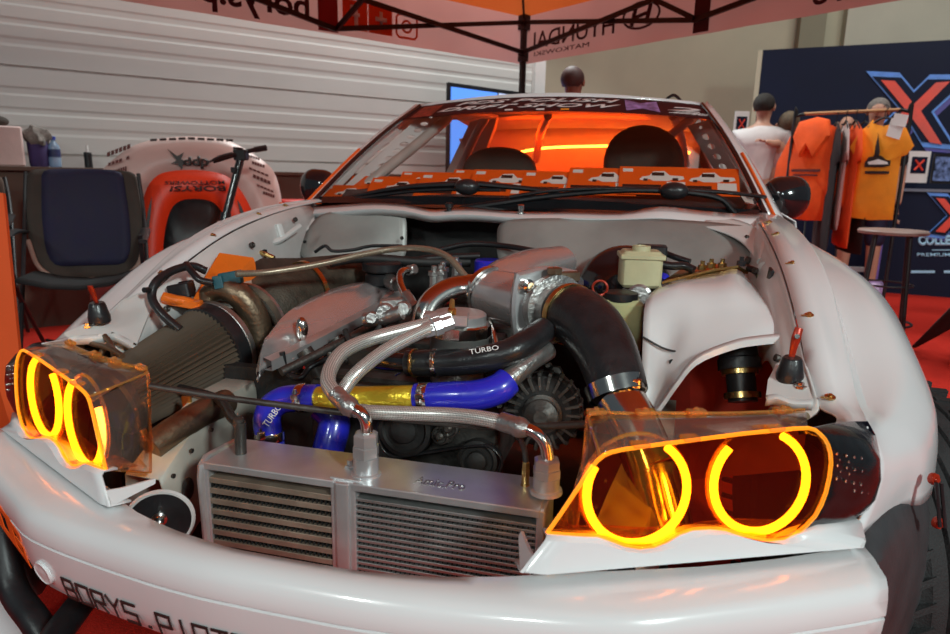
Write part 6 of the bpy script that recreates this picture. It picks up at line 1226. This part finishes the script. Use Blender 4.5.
def standing(base, F, H, label, shirt, trouser, hairm, arms='down', skinm=None, name='person', hair=True, short=True):
    skinm = skinm or m['skin']; b = V(base); F = V(F).normalized(); X = F.cross(V((0, 0, 1))).normalized(); k = H/1.78
    p = thing(name, b, label, 'person')
    def q(x, f, z): return b+X*x*k+F*f*k+V((0, 0, z*k))
    J = {'pel': (q(0, 0, .96), (.15*k, .11*k)), 'wst': (q(0, 0, 1.10), (.14*k, .10*k)), 'chs': (q(0, 0, 1.32), (.165*k, .115*k)), 'upc': (q(0, -.01, 1.44), (.13*k, .09*k)), 'nk': (q(0, 0, 1.52), .056*k), 'nk2': (q(0, .015, 1.57), .056*k), 'hd': (q(0, .02, 1.645), (.078*k, .092*k)), 'hd2': (q(0, .01, 1.70), (.070*k, .082*k)), 'hd3': (q(0, .0, 1.745), (.035*k, .04*k))}
    Ed = [('pel', 'wst'), ('wst', 'chs'), ('chs', 'upc'), ('upc', 'nk'), ('nk', 'nk2'), ('nk2', 'hd'), ('hd', 'hd2'), ('hd2', 'hd3')]
    ends = {}
    for s, n in ((-1, 'l'), (1, 'r')):
        sh, elb, wr = q(s*.185, -.01, 1.42), q(s*.235, -.03, 1.13), q(s*.235, .05, .88)
        if arms == 'hold' or (arms == 'hold1' and s > 0): elb, wr = q(s*.25, .05, 1.17), q(s*.10, .24, 1.20)
        J.update({'sh'+n: (sh, .062*k), 'el'+n: (elb, .043*k), 'wr'+n: (wr, .030*k), 'hp'+n: (q(s*.095, 0, .90), .095*k), 'kn'+n: (q(s*.11, .02, .50), .060*k), 'an'+n: (q(s*.12, -.02, .09), .042*k), 'to'+n: (q(s*.13, .14, .04), .036*k)})
        Ed += [('upc', 'sh'+n), ('sh'+n, 'el'+n), ('el'+n, 'wr'+n), ('pel', 'hp'+n), ('hp'+n, 'kn'+n), ('kn'+n, 'an'+n), ('an'+n, 'to'+n)]
        hand(p, wr, (wr-elb), X*(-s), skinm, k)
    skinbody('body', skinm, dict(J), list(Ed), 'pel', p)
    def grow(keys, nm, mat, add, cut=()):
        JJ = {a: (J[a][0], tuple(r+add for r in J[a][1]) if isinstance(J[a][1], tuple) else J[a][1]+add) for a in keys}
        for a, (pt, r) in dict(cut).items(): JJ[a] = (pt, r)
        EE = [e for e in Ed if e[0] in JJ and e[1] in JJ]
        for s in 'lr':
            if 'sl'+s in JJ: EE.append(('sh'+s, 'sl'+s))
        return skinbody(nm, mat, JJ, EE, 'pel', p)
    J['nk0'] = (q(0, -.005, 1.495), .066*k); Ed.append(('upc', 'nk0'))
    grow(['pel', 'wst', 'chs', 'upc', 'nk0', 'shl', 'shr'], 'shirt', shirt, .022*k, {'sl'+n: (J['sh'+n][0].lerp(J['el'+n][0], .8), .062*k) for n in 'lr'})
    grow(['pel', 'hpl', 'hpr', 'knl', 'knr'] if short else ['pel', 'hpl', 'hpr', 'knl', 'knr', 'anl', 'anr'], 'trousers', trouser, .018*k)
    for n in 'lr':
        g = MB(); t0, a0 = J['to'+n][0], J['an'+n][0]; g.tube([a0+(a0-t0)*.25-V((0, 0, .03*k)), a0-V((0, 0, .04*k)), t0-V((0, 0, 0)), t0+(t0-a0)*.35], [.03*k, .052*k, .05*k, .025*k], 12, flat=.8); P(g, 'shoe', m['paper'] if short else m['black'], p)
    hc = q(0, .01, 1.665); face_head(p, hc, F, .235*k, skinm)
    if hair:
        g = MB(); g.ell(q(0, -.018, 1.685), (.088*k, .100*k, .090*k), X, F, 20, 12, fn=lambda v: V((v.x, v.y, max(v.z, -.03*k-.03*k*(v.y < 0)))) ); P(g, 'hair', hairm, p)
    return p, q, J, X
mb_ = at(764, 110, D=5.75); away = V((mb_.x-CO.x, mb_.y-CO.y, 0)).normalized()
p1, q1_, J1, X1 = standing((mb_.x, mb_.y, 0), away+V((.25, 0, 0)), 1.80, 'person in a white shirt seen from behind carrying a small child', m['whitecloth'], m['flare'], m['hair'], 'hold1', short=False)
# the child on the arm
cbp = at(787, 124, D=5.66); ch = thing('person', cbp-V((0, 0, .55)), 'small child with long brown hair held on the arm of the person in white', 'person')
Xc = CR.copy(); Xc.z = 0; Xc.normalize(); Fc = V((-Xc.y, Xc.x, 0)); Fv = (-Xc*.9+Fc*.4).normalized()
def qc(x, f, z): return cbp+Xc*x+Fc*f+V((0, 0, z))
JC = {'pel': (qc(.02, .02, -.46), (.09, .08)), 'chs': (qc(.02, .0, -.25), (.10, .075)), 'upc': (qc(.015, 0, -.16), (.075, .06)), 'nk': (qc(.005, 0, -.10), .036), 'hd': (qc(0, 0, -.02), (.066, .072)), 'hd2': (qc(0, 0, .045), (.055, .06)), 'shl': (qc(-.07, -.03, -.165), .040), 'ell': (qc(-.14, -.10, -.17), .030), 'wrl': (qc(-.22, -.12, -.155), .022), 'shr': (qc(.10, 0, -.18), .04), 'elr': (qc(.11, .02, -.32), .03), 'wrr': (qc(.05, .1, -.36), .022),
      'hpl': (qc(-.05, .03, -.48), .065), 'knl': (qc(-.10, .22, -.52), .048), 'anl': (qc(-.08, .24, -.78), .035), 'hpr': (qc(.07, 0, -.48), .065), 'knr': (qc(.10, -.14, -.56), .048), 'anr': (qc(.10, -.10, -.80), .035)}
EC = [('pel', 'chs'), ('chs', 'upc'), ('upc', 'nk'), ('nk', 'hd'), ('hd', 'hd2'), ('upc', 'shl'), ('shl', 'ell'), ('ell', 'wrl'), ('upc', 'shr'), ('shr', 'elr'), ('elr', 'wrr'), ('pel', 'hpl'), ('hpl', 'knl'), ('knl', 'anl'), ('pel', 'hpr'), ('hpr', 'knr'), ('knr', 'anr')]
skinbody('body', m['skin'], JC, EC, 'pel', ch); hand(ch, JC['wrl'][0], JC['wrl'][0]-JC['ell'][0], (0, 0, 1), m['skin'], .62); face_head(ch, qc(0, 0, .0), Fv, .19, m['skin'])
ks = ('pel', 'chs', 'upc'); skinbody('dress', m['pinkcloth'], {a: (JC[a][0], tuple(r+.014 for r in JC[a][1])) for a in ks}, [('pel', 'chs'), ('chs', 'upc')], 'pel', ch)
g = MB(); g.ell(qc(.012, -.012, .015), (.085, .088, .092), Xc, Fc, 18, 12); g.tube([qc(.045, -.03, .03), qc(.07, -.04, -.06), qc(.07, -.05, -.15), qc(.055, -.05, -.20)], [.05, .058, .048, .02], 12, flat=.8); P(g, 'hair', m['hairb'], ch)
# seller behind the rail, someone further back, and a figure past the car roof
b = at(878, 112, D=5.55); standing((b.x, b.y, 0), (-.25, -1, 0), 1.76, 'grey-haired person in dark shorts standing behind the clothes rail', m['blackcloth'], m['navycloth'], m['hairg'], 'down')
b = at(847, 125, D=6.3); standing((b.x, b.y, 0), (-.3, -1, 0), 1.70, 'person bending behind the orange hoodie, only the crown showing', m['whitecloth'], m['flare'], m['hairg'], 'down', hair=False, short=False)
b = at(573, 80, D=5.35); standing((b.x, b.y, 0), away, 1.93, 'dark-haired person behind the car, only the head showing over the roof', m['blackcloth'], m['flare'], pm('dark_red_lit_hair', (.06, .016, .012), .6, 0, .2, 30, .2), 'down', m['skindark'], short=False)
# ---- black stand foot and red bin on the carpet at the right edge
q = at(948, 350, D=3.5); q.z = 0; ft_ = thing('equipment_stand', q, 'black wedge-footed stand on the red carpet at the right edge', 'stand')
a, b = at(914, 349, Z=0.01), at(975, 300, D=3.55); g = MB(); g.tube([a+V((0, 0, .015)), a.lerp(b, .5), b], [.016, .05, .075], 12, 5, flat=.5); P(g, 'leg', m['blackcloth'], ft_)
a2 = at(1010, 330, Z=0.01); g = MB(); g.tube([a2+V((0, 0, .015)), a2.lerp(b, .5), b], [.016, .05, .075], 12, 5, flat=.5); P(g, 'leg', m['blackcloth'], ft_)
g = MB(); g.tube([b-V((0, 0, .02)), V((b.x, b.y, .95))], .03, 12, 2); P(g, 'upright', m['black'], ft_)
q = at(975, 372, Z=0.0); g = MB(); g.lathe(q, (0, 0, 1), [(0, .12), (.01, .125), (.34, .13), (.35, .12)], 28); tag(g.build('red_bin', pm('red_bin_plastic', (.65, .035, .015), .4), smooth=40), 'red cylindrical bin at the right edge behind the front tyre', 'bin')
# shiny violet bag by the stool
b = at(868, 275, D=5.35); b.z = 0; g = MB(); g.box(b+V((0, 0, .14)), (.26, .16, .28), (1, -.2, 0), (0, 1, 0), bev=.05); tag(g.build('carrier_bag', pm('violet_mottled_film', (.36, .22, .42), .25, 0, .8, 14, .2), smooth=60), 'violet patterned carrier bag on the floor behind the stool', 'bag')
# ================================================================== light
w = bpy.data.worlds.new('world'); scene.world = w; w.use_nodes = True
w.node_tree.nodes['Background'].inputs[0].default_value = (.72, .88, 1., 1); w.node_tree.nodes['Background'].inputs[1].default_value = .11
def area(name, loc, tgt, size, power, col=(1, 1, 1), sy=None):
    l = bpy.data.lights.new(name, 'AREA'); l.energy = power; l.color = col; l.size = size
    if sy: l.shape = 'RECTANGLE'; l.size_y = sy
    o = bpy.data.objects.new(name, l); COL.objects.link(o); o.location = loc
    o.rotation_euler = (V(tgt)-V(loc)).to_track_quat('-Z', 'Y').to_euler(); return o
area('hall_area_light', (3.3, -2.6, 3.05), (.3, .7, .7), .5, 165, (.86, 1., .97))  # key set lower than hall lamps hang, so it reaches under the canopy
area('hall_area_light', (-1.3, -3.9, 3.3), (0, .9, .7), .5, 50, (.90, 1., .96))  # unseen front fill, also lowered to shine in under the canopy
area('hall_area_light', (1.0, -4.2, 2.7), (0, .9, .7), .35, 30, (.88, 1., .97))
area('hall_area_light', (-1.2, 6.2, 5.4), (-3.0, 4.5, 2.5), 2., 420, (.92, 1., .98))
area('hall_area_light', (3.6, 3.6, 6.5), (3.0, 7.0, 1.), 3., 230, (1, .98, .93))
area('hall_area_light', (0, 1.5, 7.5), (0, 1.5, 0), 4., 60, (1, .97, .92))
area('cabin_fill', (.0, 2.75, 1.16), (0, 3.4, .9), .7, 6., (1, .045, .001), .1)  # added to carry the LED strip's orange glow onto the rear panel
area('cabin_fill', (.0, 2.9, 1.28), (0, 2.0, .95), .7, 3.2, (1, .06, .002), .1)  # second added fill, brings the LED glow forward to the seats
vs = scene.view_settings; vs.view_transform = 'Standard'; vs.look = 'None'; vs.exposure = -.1; vs.gamma = 1.; vs.use_curve_mapping = False
scene.cycles.use_denoising = True; scene.cycles.max_bounces = 10; scene.cycles.transparent_max_bounces = 16; scene.cycles.sample_clamp_indirect = 6.
